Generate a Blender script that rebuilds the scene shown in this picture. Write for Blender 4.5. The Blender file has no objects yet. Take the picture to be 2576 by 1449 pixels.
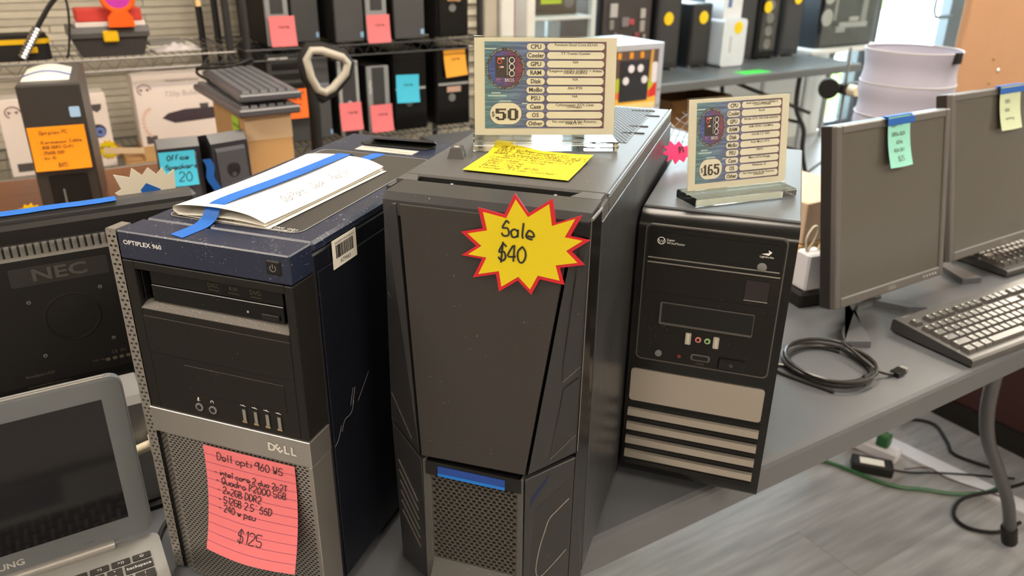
import bpy, bmesh, math, random
from mathutils import Matrix, Vector
random.seed(7)
R = math.radians
scene = bpy.context.scene
col = scene.collection
TZ = 0.74                                   # table height

# ------------------------------------------------------------------ camera
cam_d = bpy.data.cameras.new('camera'); cam = bpy.data.objects.new('camera', cam_d); col.objects.link(cam)
def cam_pose():
    p, r, a = 0.4166, 0.0115, R(32)
    def rm(x, y, z): return Vector((x*math.cos(a)+y*math.sin(a), -x*math.sin(a)+y*math.cos(a), z))
    fw = rm(0, math.cos(p), -math.sin(p)); up = rm(0, math.sin(p), math.cos(p)); rt = rm(1, 0, 0)
    rt2 = rt*math.cos(r)+up*math.sin(r); up2 = up*math.cos(r)-rt*math.sin(r)
    m = Matrix((( rt2.x, up2.x, -fw.x, 0), (rt2.y, up2.y, -fw.y, 0), (rt2.z, up2.z, -fw.z, TZ+0.6578), (0, 0, 0, 1)))
    return m
cam.matrix_world = cam_pose()
cam_d.sensor_width = 36; cam_d.lens = 36*1980.7/2576; cam_d.clip_start = 0.02; cam_d.clip_end = 200
cam_d.dof.use_dof = True; cam_d.dof.focus_distance = 0.80; cam_d.dof.aperture_fstop = 7.0
scene.camera = cam
# ------------------------------------------------------------------ world, exposure
w = bpy.data.worlds.new('sky'); scene.world = w; w.use_nodes = True
bg = w.node_tree.nodes['Background']; bg.inputs[0].default_value = (0.80, 0.92, 1.0, 1); bg.inputs[1].default_value = 13.5
vs = scene.view_settings
vs.view_transform = 'Standard'; vs.look = 'None'; vs.gamma = 1; vs.use_curve_mapping = False; vs.exposure = 0.60
LAMP = 16.5                                  # ceiling diffuser emission

# ------------------------------------------------------------------ materials
MATS = {}
def nodes_of(name):
    m = bpy.data.materials.new(name); m.use_nodes = True
    nt = m.node_tree; return m, nt, nt.nodes['Principled BSDF']
def mat(name, c, rough=.5, metal=0., var=.12, scale=8., bump=0., bscale=300., dust=0., dscale=700., dcol=(.55,.52,.48), spec=.5, coat=0., emit=0., trans=0., rand=0., stretch=None, rvar=0.):
    if name in MATS: return MATS[name]
    m, nt, b = nodes_of(name); L = nt.links.new
    tc = nt.nodes.new('ShaderNodeTexCoord'); src = tc.outputs['Object']
    if stretch:
        mp = nt.nodes.new('ShaderNodeMapping'); mp.inputs['Scale'].default_value = stretch; L(src, mp.inputs[0]); src = mp.outputs[0]
    nz = nt.nodes.new('ShaderNodeTexNoise'); nz.inputs['Scale'].default_value = scale; nz.inputs['Detail'].default_value = 4; L(src, nz.inputs['Vector'])
    mix = nt.nodes.new('ShaderNodeMix'); mix.data_type = 'RGBA'
    mix.inputs[6].default_value = tuple(max(0, x*(1-var)) for x in c)+(1,); mix.inputs[7].default_value = tuple(min(1, x*(1+var)) for x in c)+(1,)
    L(nz.outputs['Fac'], mix.inputs[0]); out = mix.outputs[2]
    if rand:
        oi = nt.nodes.new('ShaderNodeObjectInfo'); hs = nt.nodes.new('ShaderNodeHueSaturation'); mr = nt.nodes.new('ShaderNodeMapRange')
        mr.inputs[3].default_value = 1-rand; mr.inputs[4].default_value = 1+rand; L(oi.outputs['Random'], mr.inputs[0]); L(mr.outputs[0], hs.inputs['Value']); L(out, hs.inputs['Color']); out = hs.outputs[0]
    if dust:
        n2 = nt.nodes.new('ShaderNodeTexNoise'); n2.inputs['Scale'].default_value = dscale; n2.inputs['Detail'].default_value = 2; L(tc.outputs['Object'], n2.inputs['Vector'])
        n3 = nt.nodes.new('ShaderNodeTexNoise'); n3.inputs['Scale'].default_value = 25; L(tc.outputs['Object'], n3.inputs['Vector'])
        ad = nt.nodes.new('ShaderNodeMath'); ad.operation = 'MULTIPLY_ADD'; ad.inputs[1].default_value = .25; L(n3.outputs['Fac'], ad.inputs[0]); L(n2.outputs['Fac'], ad.inputs[2])
        rp = nt.nodes.new('ShaderNodeMapRange'); rp.inputs[1].default_value = .93-dust*.2; rp.inputs[2].default_value = 1.0-dust*.1; L(ad.outputs[0], rp.inputs[0])
        mx = nt.nodes.new('ShaderNodeMix'); mx.data_type = 'RGBA'; mx.inputs[7].default_value = dcol+(1,); L(rp.outputs[0], mx.inputs[0]); L(out, mx.inputs[6]); out = mx.outputs[2]
    L(out, b.inputs['Base Color'])
    b.inputs['Roughness'].default_value = rough; b.inputs['Metallic'].default_value = metal
    b.inputs['Specular IOR Level'].default_value = spec; b.inputs['Coat Weight'].default_value = coat
    if rvar:
        r2 = nt.nodes.new('ShaderNodeMapRange'); r2.inputs[3].default_value = max(.02, rough-rvar); r2.inputs[4].default_value = rough+rvar; L(nz.outputs['Fac'], r2.inputs[0]); L(r2.outputs[0], b.inputs['Roughness'])
    if bump:
        nb = nt.nodes.new('ShaderNodeTexNoise'); nb.inputs['Scale'].default_value = bscale; L(src, nb.inputs['Vector'])
        bp = nt.nodes.new('ShaderNodeBump'); bp.inputs['Strength'].default_value = bump; bp.inputs['Distance'].default_value = .002; L(nb.outputs['Fac'], bp.inputs['Height']); L(bp.outputs[0], b.inputs['Normal'])
    if emit:
        L(out, b.inputs['Emission Color']); b.inputs['Emission Strength'].default_value = emit
    if trans: b.inputs['Transmission Weight'].default_value = trans
    MATS[name] = m; return m
def glass_mat(name, tint=(.93,.96,.95), refl=.06):
    if name in MATS: return MATS[name]
    m, nt, b = nodes_of(name); nt.nodes.remove(b); L = nt.links.new
    out = nt.nodes['Material Output']; t = nt.nodes.new('ShaderNodeBsdfTransparent'); t.inputs[0].default_value = tint+(1,)
    g = nt.nodes.new('ShaderNodeBsdfGlossy'); g.inputs['Roughness'].default_value = .03
    mx = nt.nodes.new('ShaderNodeMixShader'); mx.inputs[0].default_value = refl; L(t.outputs[0], mx.inputs[1]); L(g.outputs[0], mx.inputs[2]); L(mx.outputs[0], out.inputs[0])
    MATS[name] = m; return m
def glitch_mat(name):                        # printed artwork of the price cards
    if name in MATS: return MATS[name]
    m, nt, b = nodes_of(name); L = nt.links.new
    tc = nt.nodes.new('ShaderNodeTexCoord'); sp = nt.nodes.new('ShaderNodeSeparateXYZ'); L(tc.outputs['Generated'], sp.inputs[0])
    cr = nt.nodes.new('ShaderNodeValToRGB'); e = cr.color_ramp.elements
    e[0].position = 0; e[0].color = (.09,.24,.30,1); e[1].position = 1; e[1].color = (.17,.07,.09,1)
    q = e.new(.33); q.color = (.10,.15,.33,1); q = e.new(.62); q.color = (.12,.10,.28,1); L(sp.outputs[0], cr.inputs[0])
    mp = nt.nodes.new('ShaderNodeMapping'); mp.inputs['Scale'].default_value = (3, 1, 34); L(tc.outputs['Generated'], mp.inputs[0])
    nz = nt.nodes.new('ShaderNodeTexNoise'); nz.inputs['Scale'].default_value = 1.6; nz.inputs['Detail'].default_value = 3; L(mp.outputs[0], nz.inputs['Vector'])
    r2 = nt.nodes.new('ShaderNodeValToRGB'); f = r2.color_ramp.elements; f[0].position = .42; f[0].color = (.5,.55,.65,1); f[1].position = .62; f[1].color = (1.7,1.6,1.5,1); L(nz.outputs['Fac'], r2.inputs[0])
    mx = nt.nodes.new('ShaderNodeMix'); mx.data_type = 'RGBA'; mx.blend_type = 'MULTIPLY'; mx.inputs[0].default_value = .8; L(cr.outputs[0], mx.inputs[6]); L(r2.outputs[0], mx.inputs[7])
    L(mx.outputs[2], b.inputs['Base Color']); b.inputs['Roughness'].default_value = .45
    MATS[name] = m; return m

# ------------------------------------------------------------------ mesh builder
class MB:
    def __init__(s, T=None): s.v = []; s.f = []; s.T = T or Matrix.Identity(4)
    def add(s, vs, fs, T=None):
        M = s.T @ T if T is not None else s.T
        n = len(s.v); s.v += [tuple(M @ Vector(p)) for p in vs]; s.f += [tuple(i+n for i in q) for q in fs]; return s
    def box(s, x0, x1, y0, y1, z0, z1, T=None):
        return s.add([(x, y, z) for z in (z0, z1) for y in (y0, y1) for x in (x0, x1)],
                     [(0,2,3,1), (4,5,7,6), (0,1,5,4), (2,6,7,3), (0,4,6,2), (1,3,7,5)], T)
    def cbox(s, x0, x1, y0, y1, z0, z1, b=.002, T=None):
        b = min(b, (x1-x0)*.49, (y1-y0)*.49, (z1-z0)*.49)
        X, Y, Z = (x0, x1), (y0, y1), (z0, z1); vs = []; idx = {}
        for i in (0,1):
            for j in (0,1):
                for k in (0,1):
                    p = (X[i], Y[j], Z[k]); d = (b if i == 0 else -b, b if j == 0 else -b, b if k == 0 else -b)
                    for ax in range(3):
                        q = [p[a]+d[a] for a in range(3)]; q[ax] = p[ax]; idx[i,j,k,ax] = len(vs); vs.append(tuple(q))
        fs = []
        for i in (0,1): 
            r = [idx[i,0,0,0], idx[i,1,0,0], idx[i,1,1,0], idx[i,0,1,0]]; fs.append(tuple(r if i else r[::-1]))
            r = [idx[0,i,0,1], idx[1,i,0,1], idx[1,i,1,1], idx[0,i,1,1]]; fs.append(tuple(r[::-1] if i else r))
            r = [idx[0,0,i,2], idx[1,0,i,2], idx[1,1,i,2], idx[0,1,i,2]]; fs.append(tuple(r if i else r[::-1]))
        for i in (0,1):
            for j in (0,1):
                r = (idx[i,j,0,0], idx[i,j,1,0], idx[i,j,1,1], idx[i,j,0,1]); fs.append(r if i != j else r[::-1])
                r = (idx[i,0,j,0], idx[i,1,j,0], idx[i,1,j,2], idx[i,0,j,2]); fs.append(r if i == j else r[::-1])
                r = (idx[0,i,j,1], idx[1,i,j,1], idx[1,i,j,2], idx[0,i,j,2]); fs.append(r if i != j else r[::-1])
                for k in (0,1):
                    r = (idx[i,j,k,0], idx[i,j,k,1], idx[i,j,k,2]); fs.append(r if (i+j+k) % 2 == 1 else r[::-1])
        return s.add(vs, fs, T)
    def prism(s, poly, h0, h1, axis='y', T=None):      # poly in the two other axes, extruded along axis
        def P(a, b, h): return {'x': (h, a, b), 'y': (a, h, b), 'z': (a, b, h)}[axis]
        n = len(poly); vs = [P(a, b, h0) for a, b in poly]+[P(a, b, h1) for a, b in poly]
        A = sum(poly[i][0]*poly[(i+1) % n][1]-poly[(i+1) % n][0]*poly[i][1] for i in range(n))
        flip = (A > 0) != (axis != 'y'); 
        fs = [tuple(range(n))[::-1], tuple(range(n, 2*n))]+[(i, (i+1) % n, (i+1) % n+n, i+n) for i in range(n)]
        if (h1 < h0) != flip: fs = [q[::-1] for q in fs]
        return s.add(vs, fs, T)
    def tube(s, pts, r, n=8, cap=True, T=None, closed=False):
        pts = [Vector(p) for p in pts]; rr = r if isinstance(r, (list, tuple)) else [r]*len(pts)
        vs = []; fs = []; N = len(pts); prev = None
        for i, p in enumerate(pts):
            a = pts[(i-1) % N] if (closed or i > 0) else p; b = pts[(i+1) % N] if (closed or i < N-1) else p
            d = (b-a); d = d.normalized() if d.length > 1e-9 else Vector((0,0,1))
            if prev is None: u = d.orthogonal().normalized()
            else:
                u = prev-d*prev.dot(d); u = u.normalized() if u.length > 1e-6 else d.orthogonal().normalized()
            prev = u; w2 = d.cross(u)
            for k in range(n):
                t = 2*math.pi*k/n; vs.append(tuple(p+(u*math.cos(t)+w2*math.sin(t))*rr[i]))
        for i in range(N if closed else N-1):
            j = (i+1) % N
            for k in range(n): fs.append((i*n+k, i*n+(k+1) % n, j*n+(k+1) % n, j*n+k))
        if cap and not closed: fs.append(tuple(range(n))[::-1]); fs.append(tuple((N-1)*n+k for k in range(n)))
        return s.add(vs, fs, T)
    def lathe(s, prof, n=20, T=None):                  # prof [(r,z)] around z
        vs = []; fs = []
        for r, z in prof:
            for k in range(n): t = 2*math.pi*k/n; vs.append((r*math.cos(t), r*math.sin(t), z))
        for i in range(len(prof)-1):
            for k in range(n): fs.append((i*n+k, i*n+(k+1) % n, (i+1)*n+(k+1) % n, (i+1)*n+k))
        fs.append(tuple(range(n))[::-1]); fs.append(tuple((len(prof)-1)*n+k for k in range(n)))
        return s.add(vs, fs, T)
    def grid(s, P, nu, nv, th=0., T=None):             # P(u,v)->point; optional thickness along normal
        vs = [Vector(P(i/nu, j/nv)) for j in range(nv+1) for i in range(nu+1)]; W = nu+1
        fs = [(j*W+i, j*W+i+1, (j+1)*W+i+1, (j+1)*W+i) for j in range(nv) for i in range(nu)]
        if th:
            nr = [Vector((0,0,0)) for _ in vs]
            for q in fs:
                nn = (vs[q[1]]-vs[q[0]]).cross(vs[q[3]]-vs[q[0]])
                for i in q: nr[i] += nn
            n = len(vs); bk = [p-nr[i].normalized()*th for i, p in enumerate(vs)]
            fb = [tuple(i+n for i in q[::-1]) for q in fs]
            ed = [i for i in range(W)]+[j*W+nu for j in range(1, nv+1)]+[nv*W+i for i in range(nu-1, -1, -1)]+[j*W for j in range(nv-1, 0, -1)]
            fr = [(ed[k], ed[k]+n, ed[(k+1) % len(ed)]+n, ed[(k+1) % len(ed)]) for k in range(len(ed))]
            vs += bk; fs += fb+fr
        return s.add([tuple(p) for p in vs], fs, T)
    def text(s, body, size, T, align='CENTER', sx=1., bold=0.):
        vs, fs = text_geo(body, align, bold); 
        return s.add([(x*size*sx, y*size, 0) for x, y in vs], fs, T)
    def hand(s, body, size, T, wdt=.0007, slant=.12, sp=1.0, xs=.66):
        x0 = 0.; k = size/6.; kx = k*xs
        for ch in body:
            g = GLY.get(ch)
            if g:
                for st in g.split():
                    pts = [(x0+(int(st[i])+random.uniform(-.25,.25)+slant*int(st[i+1]))*kx, (int(st[i+1])-2+random.uniform(-.2,.2))*k) for i in range(0, len(st), 2)]
                    if len(pts) == 1: pts.append((pts[0][0]+.3*k, pts[0][1]-.5*k))
                    s.ribbon(smooth2(pts), wdt, T)
                mxx = max(int(st[i]) for st in g.split() for i in range(0, len(st), 2))
                x0 += (mxx+1.5)*kx*sp
            else: x0 += 3*kx
        return s
    def ribbon(s, pts, wdt, T=None):
        vs = []; fs = []; N = len(pts)
        for i, p in enumerate(pts):
            a = pts[max(0, i-1)]; b = pts[min(N-1, i+1)]; dx, dy = b[0]-a[0], b[1]-a[1]; l = math.hypot(dx, dy) or 1
            nx, ny = -dy/l*wdt, dx/l*wdt; z = p[2] if len(p) > 2 else 0
            vs += [(p[0]-nx, p[1]-ny, z), (p[0]+nx, p[1]+ny, z)]
        for i in range(N-1): fs.append((2*i, 2*i+2, 2*i+3, 2*i+1))
        return s.add(vs, fs, T)
    def perf(s, u0, u1, v0, v1, nu, nv, hw, hh, P, depth=.0015, form=8):  # staggered perforated sheet; P(u,v,d)->point
        cu, cv = (u1-u0)/nu, (v1-v0)/nv
        for j in range(nv):
            off = .5*cu if j % 2 else 0.; n = nu-1 if j % 2 else nu
            va, vb = v0+j*cv, v0+(j+1)*cv
            if j % 2:
                for a, b in ((u0, u0+off), (u1-off, u1)): s.add([P(a,va,0), P(b,va,0), P(b,vb,0), P(a,vb,0)], [(0,1,2,3)])
            for i in range(n):
                a = u0+off+i*cu; b = a+cu; m, q = (a+b)/2, (va+vb)/2
                o = [(a,va), (m,va), (b,va), (b,q), (b,vb), (m,vb), (a,vb), (a,q)]
                x, y = hw/2, hh/2
                h = [(m-x*.6,q-y), (m,q-y), (m+x*.6,q-y), (m+x,q), (m+x*.6,q+y), (m,q+y), (m-x*.6,q+y), (m-x,q)]
                vs = [P(p, r, 0) for p, r in o]+[P(p, r, 0) for p, r in h]; fs = [(k, (k+1) % 8, (k+1) % 8+8, k+8) for k in range(8)]
                if depth: vs += [P(p, r, depth) for p, r in h]; fs += [(k+8, (k+1) % 8+8, (k+1) % 8+16, k+16) for k in range(8)]
                s.add(vs, fs)
        return s
    def mesh(s, name, smooth=False):
        me = bpy.data.meshes.new(name); me.from_pydata(s.v, [], s.f)
        if smooth:
            me.shade_smooth()
            try: me.set_sharp_from_angle(angle=R(38))
            except Exception: pass
        me.update(); return me
    def build(s, name, m, parent=None, smooth=False):
        o = bpy.data.objects.new(name, s.mesh(name, smooth)); col.objects.link(o)
        o.data.materials.append(m)
        if parent is not None: o.parent = parent
        return o
_tg = {}
def text_geo(body, align, bold=0.):
    k = (body, align, bold)
    if k not in _tg:
        c = bpy.data.curves.new('t', 'FONT'); c.body = body; c.align_x = align; c.align_y = 'CENTER'; c.resolution_u = 2; c.offset = bold
        o = bpy.data.objects.new('t', c); col.objects.link(o); dg = bpy.context.evaluated_depsgraph_get()
        me = bpy.data.meshes.new_from_object(o.evaluated_get(dg)); _tg[k] = ([(v.co.x, v.co.y) for v in me.vertices], [tuple(p.vertices) for p in me.polygons])
        bpy.data.objects.remove(o); bpy.data.curves.remove(c); bpy.data.meshes.remove(me)
    return _tg[k]
def smooth2(p):
    if len(p) < 3: return p
    out = []
    for i in range(len(p)-1):
        a = p[max(0, i-1)]; b = p[i]; c = p[i+1]; d = p[min(len(p)-1, i+2)]
        for k in range(4):
            t = k/4; out.append(tuple(.5*((2*b[q])+(c[q]-a[q])*t+(2*a[q]-5*b[q]+4*c[q]-d[q])*t*t+(3*b[q]-a[q]-3*c[q]+d[q])*t**3) for q in range(len(b))))
    out.append(p[-1]); return out
GLY = dict(zip('abcdefghijklmnopqrstuvwxyz', ['44250403123243 4542','0802 052544432202','44250403123243','4842 44250403123243','034344351504031242','48281612 0535','44250403123243 45402010',
 '0802 0425354442','1512 17','25201000 27','0802 4503 1442','181322','0502 04152522 24354542','0502 0425354442','25040312324425','0500 052544432202','4540 44250403123243','0502 04253544',
 '4525140433422202','17132232 0535','050312324345 4542','052245','0512243245','0542 4502','0523 4510','05450242']))
GLY.update(dict(zip('ABCDEFGHIJKLMNOPQRSTUVWXYZ', ['022842 1434','0802 082837362505 052534433202','47280704032243','0802 082846442202','48080242 0535','480802 0535','472807040322434525','0802 4842 0545','2822','48431203','0802 4804 1542','080242',
 '0208254842','02084248','280604123244463828','0802 082847362505','280604123244463828 2442','0802 082847362505 2542','472817053543321203','0848 2822','080312324348','082248','0812253248','0842 4802','082548 2522','08480242'])))
GLY.update(dict(zip('0123456789$-().":+', ['2806041232444628','172822','071838460242','08482544321203','280444 3832','4808053544321203','3815041232442504','084822','25062838462504123243','4628060525464842','472817053543321203 2921','0434','281422','183412','12','18 28','13 15','0444 2642'])))
def FRONT(u, z, y=0., rot=0.): return Matrix.Translation((u, y, z)) @ Matrix.Rotation(R(90), 4, 'X') @ Matrix.Rotation(rot, 4, 'Z')
def TOP(x, y, z=0., rot=0.): return Matrix.Translation((x, y, z)) @ Matrix.Rotation(rot, 4, 'Z')
def SIDE(x, y, z, rot=0.): return Matrix.Translation((x, y, z)) @ Matrix.Rotation(R(90), 4, 'Z') @ Matrix.Rotation(R(90), 4, 'X') @ Matrix.Rotation(rot, 4, 'Z')
def tag(o, label=None, cat=None, group=None, kind=None):
    if label: o['label'] = label
    if cat: o['category'] = cat
    if group: o['group'] = group
    if kind: o['kind'] = kind
    return o
def thing(name, label, cat, loc=(0,0,0), rz=0., group=None, rx=0., ry=0.):
    o = bpy.data.objects.new(name, None); col.objects.link(o); o.empty_display_size = .05
    o.location = loc; o.rotation_euler = (rx, ry, rz); return tag(o, label, cat, group)
def rrect(x0, x1, y0, y1, r, n=5):
    out = []
    for cx, cy, a in ((x1-r, y0+r, -90), (x1-r, y1-r, 0), (x0+r, y1-r, 90), (x0+r, y0+r, 180)):
        for k in range(n+1): t = R(a+90*k/n); out.append((cx+r*math.cos(t), cy+r*math.sin(t)))
    return out
# ------------------------------------------------------------------ material palette
BLK = mat('black_plastic', (.013,.012,.011), .46, dust=.3, rvar=.08, spec=.2)
BLKG = mat('gloss_black', (.006,.006,.006), .22, dust=.15, spec=.3)
BLKM = mat('matte_black', (.016,.015,.0145), .6, spec=.25)
DARK = mat('dark_void', (.004,.004,.004), .8)
NAVY = mat('blue_sheen_paint', (.013,.019,.046), .34, dust=.75, dscale=420, dcol=(.45,.47,.52))  # navy base colour stands in for blue light reflected on the case top
NAVYS = mat('navy_side_paint', (.006,.007,.012), .36, dust=.2, spec=.3, dscale=500)
GRYT = mat('grey_label_film', (.035,.035,.036), .28, dust=.5, dscale=500, dcol=(.22,.21,.2))
SILV = mat('brushed_silver', (.42,.40,.38), .36, metal=.85, stretch=(1,1,60), scale=60, var=.12)
SILM = mat('silver_mesh', (.36,.34,.32), .42, metal=.8)
STEEL = mat('steel', (.55,.53,.50), .28, metal=1.)
WHITE = mat('white_print', (.82,.82,.80), .5)
INK = mat('black_ink', (.012,.012,.012), .6)
PAPER = mat('white_paper', (.80,.77,.70), .75, var=.04)
BLUET = mat('blue_masking_tape', (.006,.12,.50), .6, bump=.2, bscale=700)
PINK = mat('pink_sticky_note', (.76,.18,.20), .75, var=.05)
YEL = mat('yellow_sticky_note', (.80,.66,.004), .7, var=.04)
YELS = mat('yellow_card', (.66,.53,.0), .45, var=.04)
RED = mat('red_card', (.55,.006,.02), .4)
ORA = mat('orange_sticky_note', (.95,.33,.0), .7, var=.05)
ORA2 = mat('bright_orange_note', (.9,.15,.01), .7, var=.05)
CYAN = mat('cyan_sticky_note', (.05,.48,.70), .7, var=.05)
MINT = mat('mint_sticky_note', (.30,.72,.60), .7, var=.05)
PALE = mat('pale_green_note', (.60,.68,.45), .7, var=.05)
LIME = mat('lime_note', (.42,.68,.05), .7, var=.05)
HOT = mat('hot_pink_card', (.90,.015,.16), .6, var=.05)
CARD = mat('cardboard', (.52,.31,.13), .85, var=.12, scale=14)
CARDL = mat('light_cardboard', (.62,.45,.28), .85, var=.1)
CREAM = mat('cream_plastic', (.66,.60,.45), .45)
GREYP = mat('grey_plastic', (.16,.165,.17), .45)
GREYL = mat('light_grey_plastic', (.33,.34,.35), .45)
CHASS = mat('charcoal_steel', (.085,.084,.082), .46, metal=.1, spec=.25, dust=.5, dscale=420, dcol=(.4,.39,.37))
CHASR = mat('graphite_steel', (.095,.10,.108), .44, metal=.2, dust=.2, dscale=420, dcol=(.4,.4,.4))
PANEL = mat('charcoal_panel', (.036,.033,.031), .46, metal=.1, dust=.3, spec=.4, dscale=420, dcol=(.45,.42,.38))
TABLE = mat('table_black_plastic', (.100,.106,.116), .32, bump=.2, bscale=900, dust=.2, dscale=420, dcol=(.3,.3,.3))
ACRY = glass_mat('clear_acrylic', (.97,.98,.96))
def principled_acrylic():
    m, nt, b = nodes_of('cast_acrylic'); b.inputs['Base Color'].default_value = (.95,.97,.93,1); b.inputs['Transmission Weight'].default_value = 1; b.inputs['Roughness'].default_value = .02; b.inputs['IOR'].default_value = 1.45
    return m
ACR2 = principled_acrylic()
WGLASS = glass_mat('window_glass', (.94,.97,.97))

# ------------------------------------------------------------------ the room
def struct(name, mb, m, parent=None, smooth=False):
    o = mb.build(name, m, parent, smooth)
    if parent is None: o['kind'] = 'structure'
    return o
XL, XR, YF, YB, CH = -3.2, 9.0, -3.6, 4.15, 2.9
FLOORM = mat('grey_wood_plank', (.30,.298,.30), .42, var=.60, scale=4, stretch=(.8,9,1), rand=.10, rvar=.1, bump=.08, bscale=40)
floor = struct('floor', MB().box(XL, XR, YF, YB, -.12, -.004), mat('grey_subfloor', (.30,.29,.28), .5))
pw, pl = .185, 1.22
pm = MB().cbox(0, pl-.0005, 0, pw-.0005, -.010, 0, .0004).mesh('plank'); pm.materials.append(FLOORM)
k = 0
for j in range(int((YB-.45)/pw)+1):
    off = -(j*.47 % 1)*pl
    for i in range(6):
        x = .2+off+i*pl
        if x > 6.6 or x+pl > XR: continue
        y = .42+j*pw
        if y+pw > YB: continue
        o = bpy.data.objects.new('plank', pm); col.objects.link(o); o.parent = floor; o.location = (x, y, .0)
struct('ceiling', MB().box(XL, XR, YF, YB, CH, CH+.1), mat('white_ceiling', (.72,.71,.68), .9))
WALLM = mat('warm_white_wall', (.66,.61,.53), .85)
struct('wall_left', MB().box(XL-.1, XL, YF, YB, 0, CH), WALLM)
struct('wall_front', MB().box(XL, XR, YF-.1, YF, 0, CH), mat('tan_wall', (.50,.42,.33), .85))
struct('wall_right', MB().box(XR, XR+.1, YF, YB, 0, CH), WALLM)
# shelf wall, cream boards laid in thin courses
wsh = struct('wall_back', MB().box(XL, 1.86, 3.30, YB, 0, CH), mat('cream_mortar', (.50,.46,.37), .9))
sm_ = MB().cbox(0, .612, -.008, .004, 0, .0235, .0015).mesh('slat'); sm_.materials.append(mat('cream_stacked_stone', (.66,.61,.50), .8, var=.12, scale=30, rand=.10, bump=.3, bscale=60))
for j in range(23):
    for i in range(4):
        o = bpy.data.objects.new('slat', sm_); col.objects.link(o); o.parent = wsh; o.location = (-.62+i*.614+(.3 if j % 2 else 0)-.15, 3.296-(.004 if (i+j) % 3 else 0), .70+j*.0255)
# corner column with trim and a red pipe
struct('trim_1', MB().cbox(1.862, 1.93, 3.24, 3.40, 0, CH-.001, .004), mat('beige_trim', (.55,.49,.40), .7))
struct('trim_2', MB().cbox(1.935, 2.01, 3.22, 3.40, 0, CH-.001, .006), mat('white_trim', (.78,.78,.74), .5))
struct('trim_3', MB().cbox(2.075, 2.125, 3.22, 3.40, 0, CH-.001, .006), mat('white_trim', (.78,.78,.74), .5))
tag(MB().tube([(2.043, 3.30, .01), (2.043, 3.30, CH-.01)], .017, 12).build('pipe', mat('rust_red_paint', (.36,.06,.02), .5), None, True), 'rust red vertical pipe between white trim boards', 'pipe')
# storefront: knee wall, glazing bars, panes, door
ALU = mat('dark_bronze_aluminium', (.075,.085,.10), .4, metal=.4)
KNEE = mat('white_painted_block', (.60,.62,.62), .7)
kw = struct('wall_window', MB().box(1.862, 5.42, YB-.08, YB+.06, 0, .98), KNEE)
MB().box(1.862, 5.42, YB-.11, YB+.06, .98, 1.01).build('window_sill', KNEE, kw)
struct('wall_header', MB().box(1.862, XR, YB-.06, YB+.06, 2.55, CH), WALLM)
def window(n, x0, x1, z0, z1, bars=()):
    r = MB()
    fr = .05
    r.cbox(x0, x0+fr, YB-.06, YB+.06, z0, z1, .004).cbox(x1-fr, x1, YB-.06, YB+.06, z0, z1, .004).cbox(x0+fr, x1-fr, YB-.06, YB+.06, z0, z0+fr, .004).cbox(x0+fr, x1-fr, YB-.06, YB+.06, z1-fr, z1, .004)
    w_ = struct('window_%d' % n, r, ALU)
    MB().box(x0+fr, x1-fr, YB-.004, YB+.004, z0+fr, z1-fr).build('pane', WGLASS, w_)
    return w_
window(1, 1.87, 3.05, 1.01, 2.55); window(2, 3.06, 4.24, 1.01, 2.55); window(3, 4.25, 5.41, 1.01, 2.55)
window(4, 5.43, 5.86, .02, 2.55); window(5, 7.22, 7.95, .02, 2.55); window(6, 7.96, 8.98, .02, 2.55)
dr = struct('door_1', MB().cbox(5.90, 6.02, YB-.05, YB+.05, .012, 2.10, .004).cbox(6.98, 7.18, YB-.05, YB+.05, .012, 2.10, .004).cbox(6.02, 6.98, YB-.05, YB+.05, .012, .24, .004).cbox(6.02, 6.98, YB-.05, YB+.05, 1.98, 2.10, .004).box(5.87, 7.21, YB-.06, YB+.06, 2.12, 2.54), ALU)
MB().box(6.02, 6.98, YB-.004, YB+.004, .24, 1.98).build('pane', WGLASS, dr)
MB().tube([(6.96, YB-.05, .82), (6.90, YB-.11, .84), (6.66, YB-.12, .84), (6.62, YB-.12, .90), (6.62, YB-.12, 1.25), (6.66, YB-.12, 1.30), (6.96, YB-.05, 1.30)], .014, 8).build('door_handle', ALU, dr, True)
# outside
struct('ground', MB().box(-30, 60, YB+.07, 70, -.3, -.06), mat('pale_concrete', (.62,.62,.60), .9, scale=.6))
tag(MB().prism([(4, 4.5), (9.6, 4.5), (12.5, 6.2), (11, 6.6), (4, 5.6)], -.055, -.02, 'z').build('grass_strip', mat('lawn_grass', (.20,.36,.04), .9, var=.4, scale=6)), 'bright green lawn strip just outside the glass', 'grass', kind='stuff')
tag(MB().prism([(9, 11), (19, 12.5), (27, 16), (26, 16.5), (9, 14)], -.055, -.02, 'z').build('lawn', mat('lawn_grass', (.20,.36,.04), .9)), 'green lawn wedge beyond the parking area', 'grass', kind='stuff')
def bush(x, y, r):
    t = thing('shrub', 'small round green shrub outside the glass door', 'shrub', (x, y, -.012))
    MB().tube([(0,0,.0), (.02,0,.25)], .03, 7).build('stem', mat('bark', (.1,.06,.03), .9), t)
    b = MB(); 
    for k in range(500):
        a = random.uniform(0, 6.28); q = random.uniform(-1, 1); rr = r*random.uniform(.75, 1); c = Vector((math.cos(a)*math.sqrt(1-q*q), math.sin(a)*math.sqrt(1-q*q), q))*rr+Vector((0,0,r+.15))
        M_ = Matrix.Translation(c) @ Matrix.Rotation(random.uniform(0,6), 4, Vector((random.random(), random.random(), .3)).normalized())
        b.add([(-.02,0,0), (0,-.012,.004), (.03,0,0), (0,.012,.004)], [(0,1,2,3)], M_)
    b.build('foliage', mat('shrub_leaf', (.09,.20,.02), .7), t)
bush(7.05, 5.05, .26)

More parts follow.
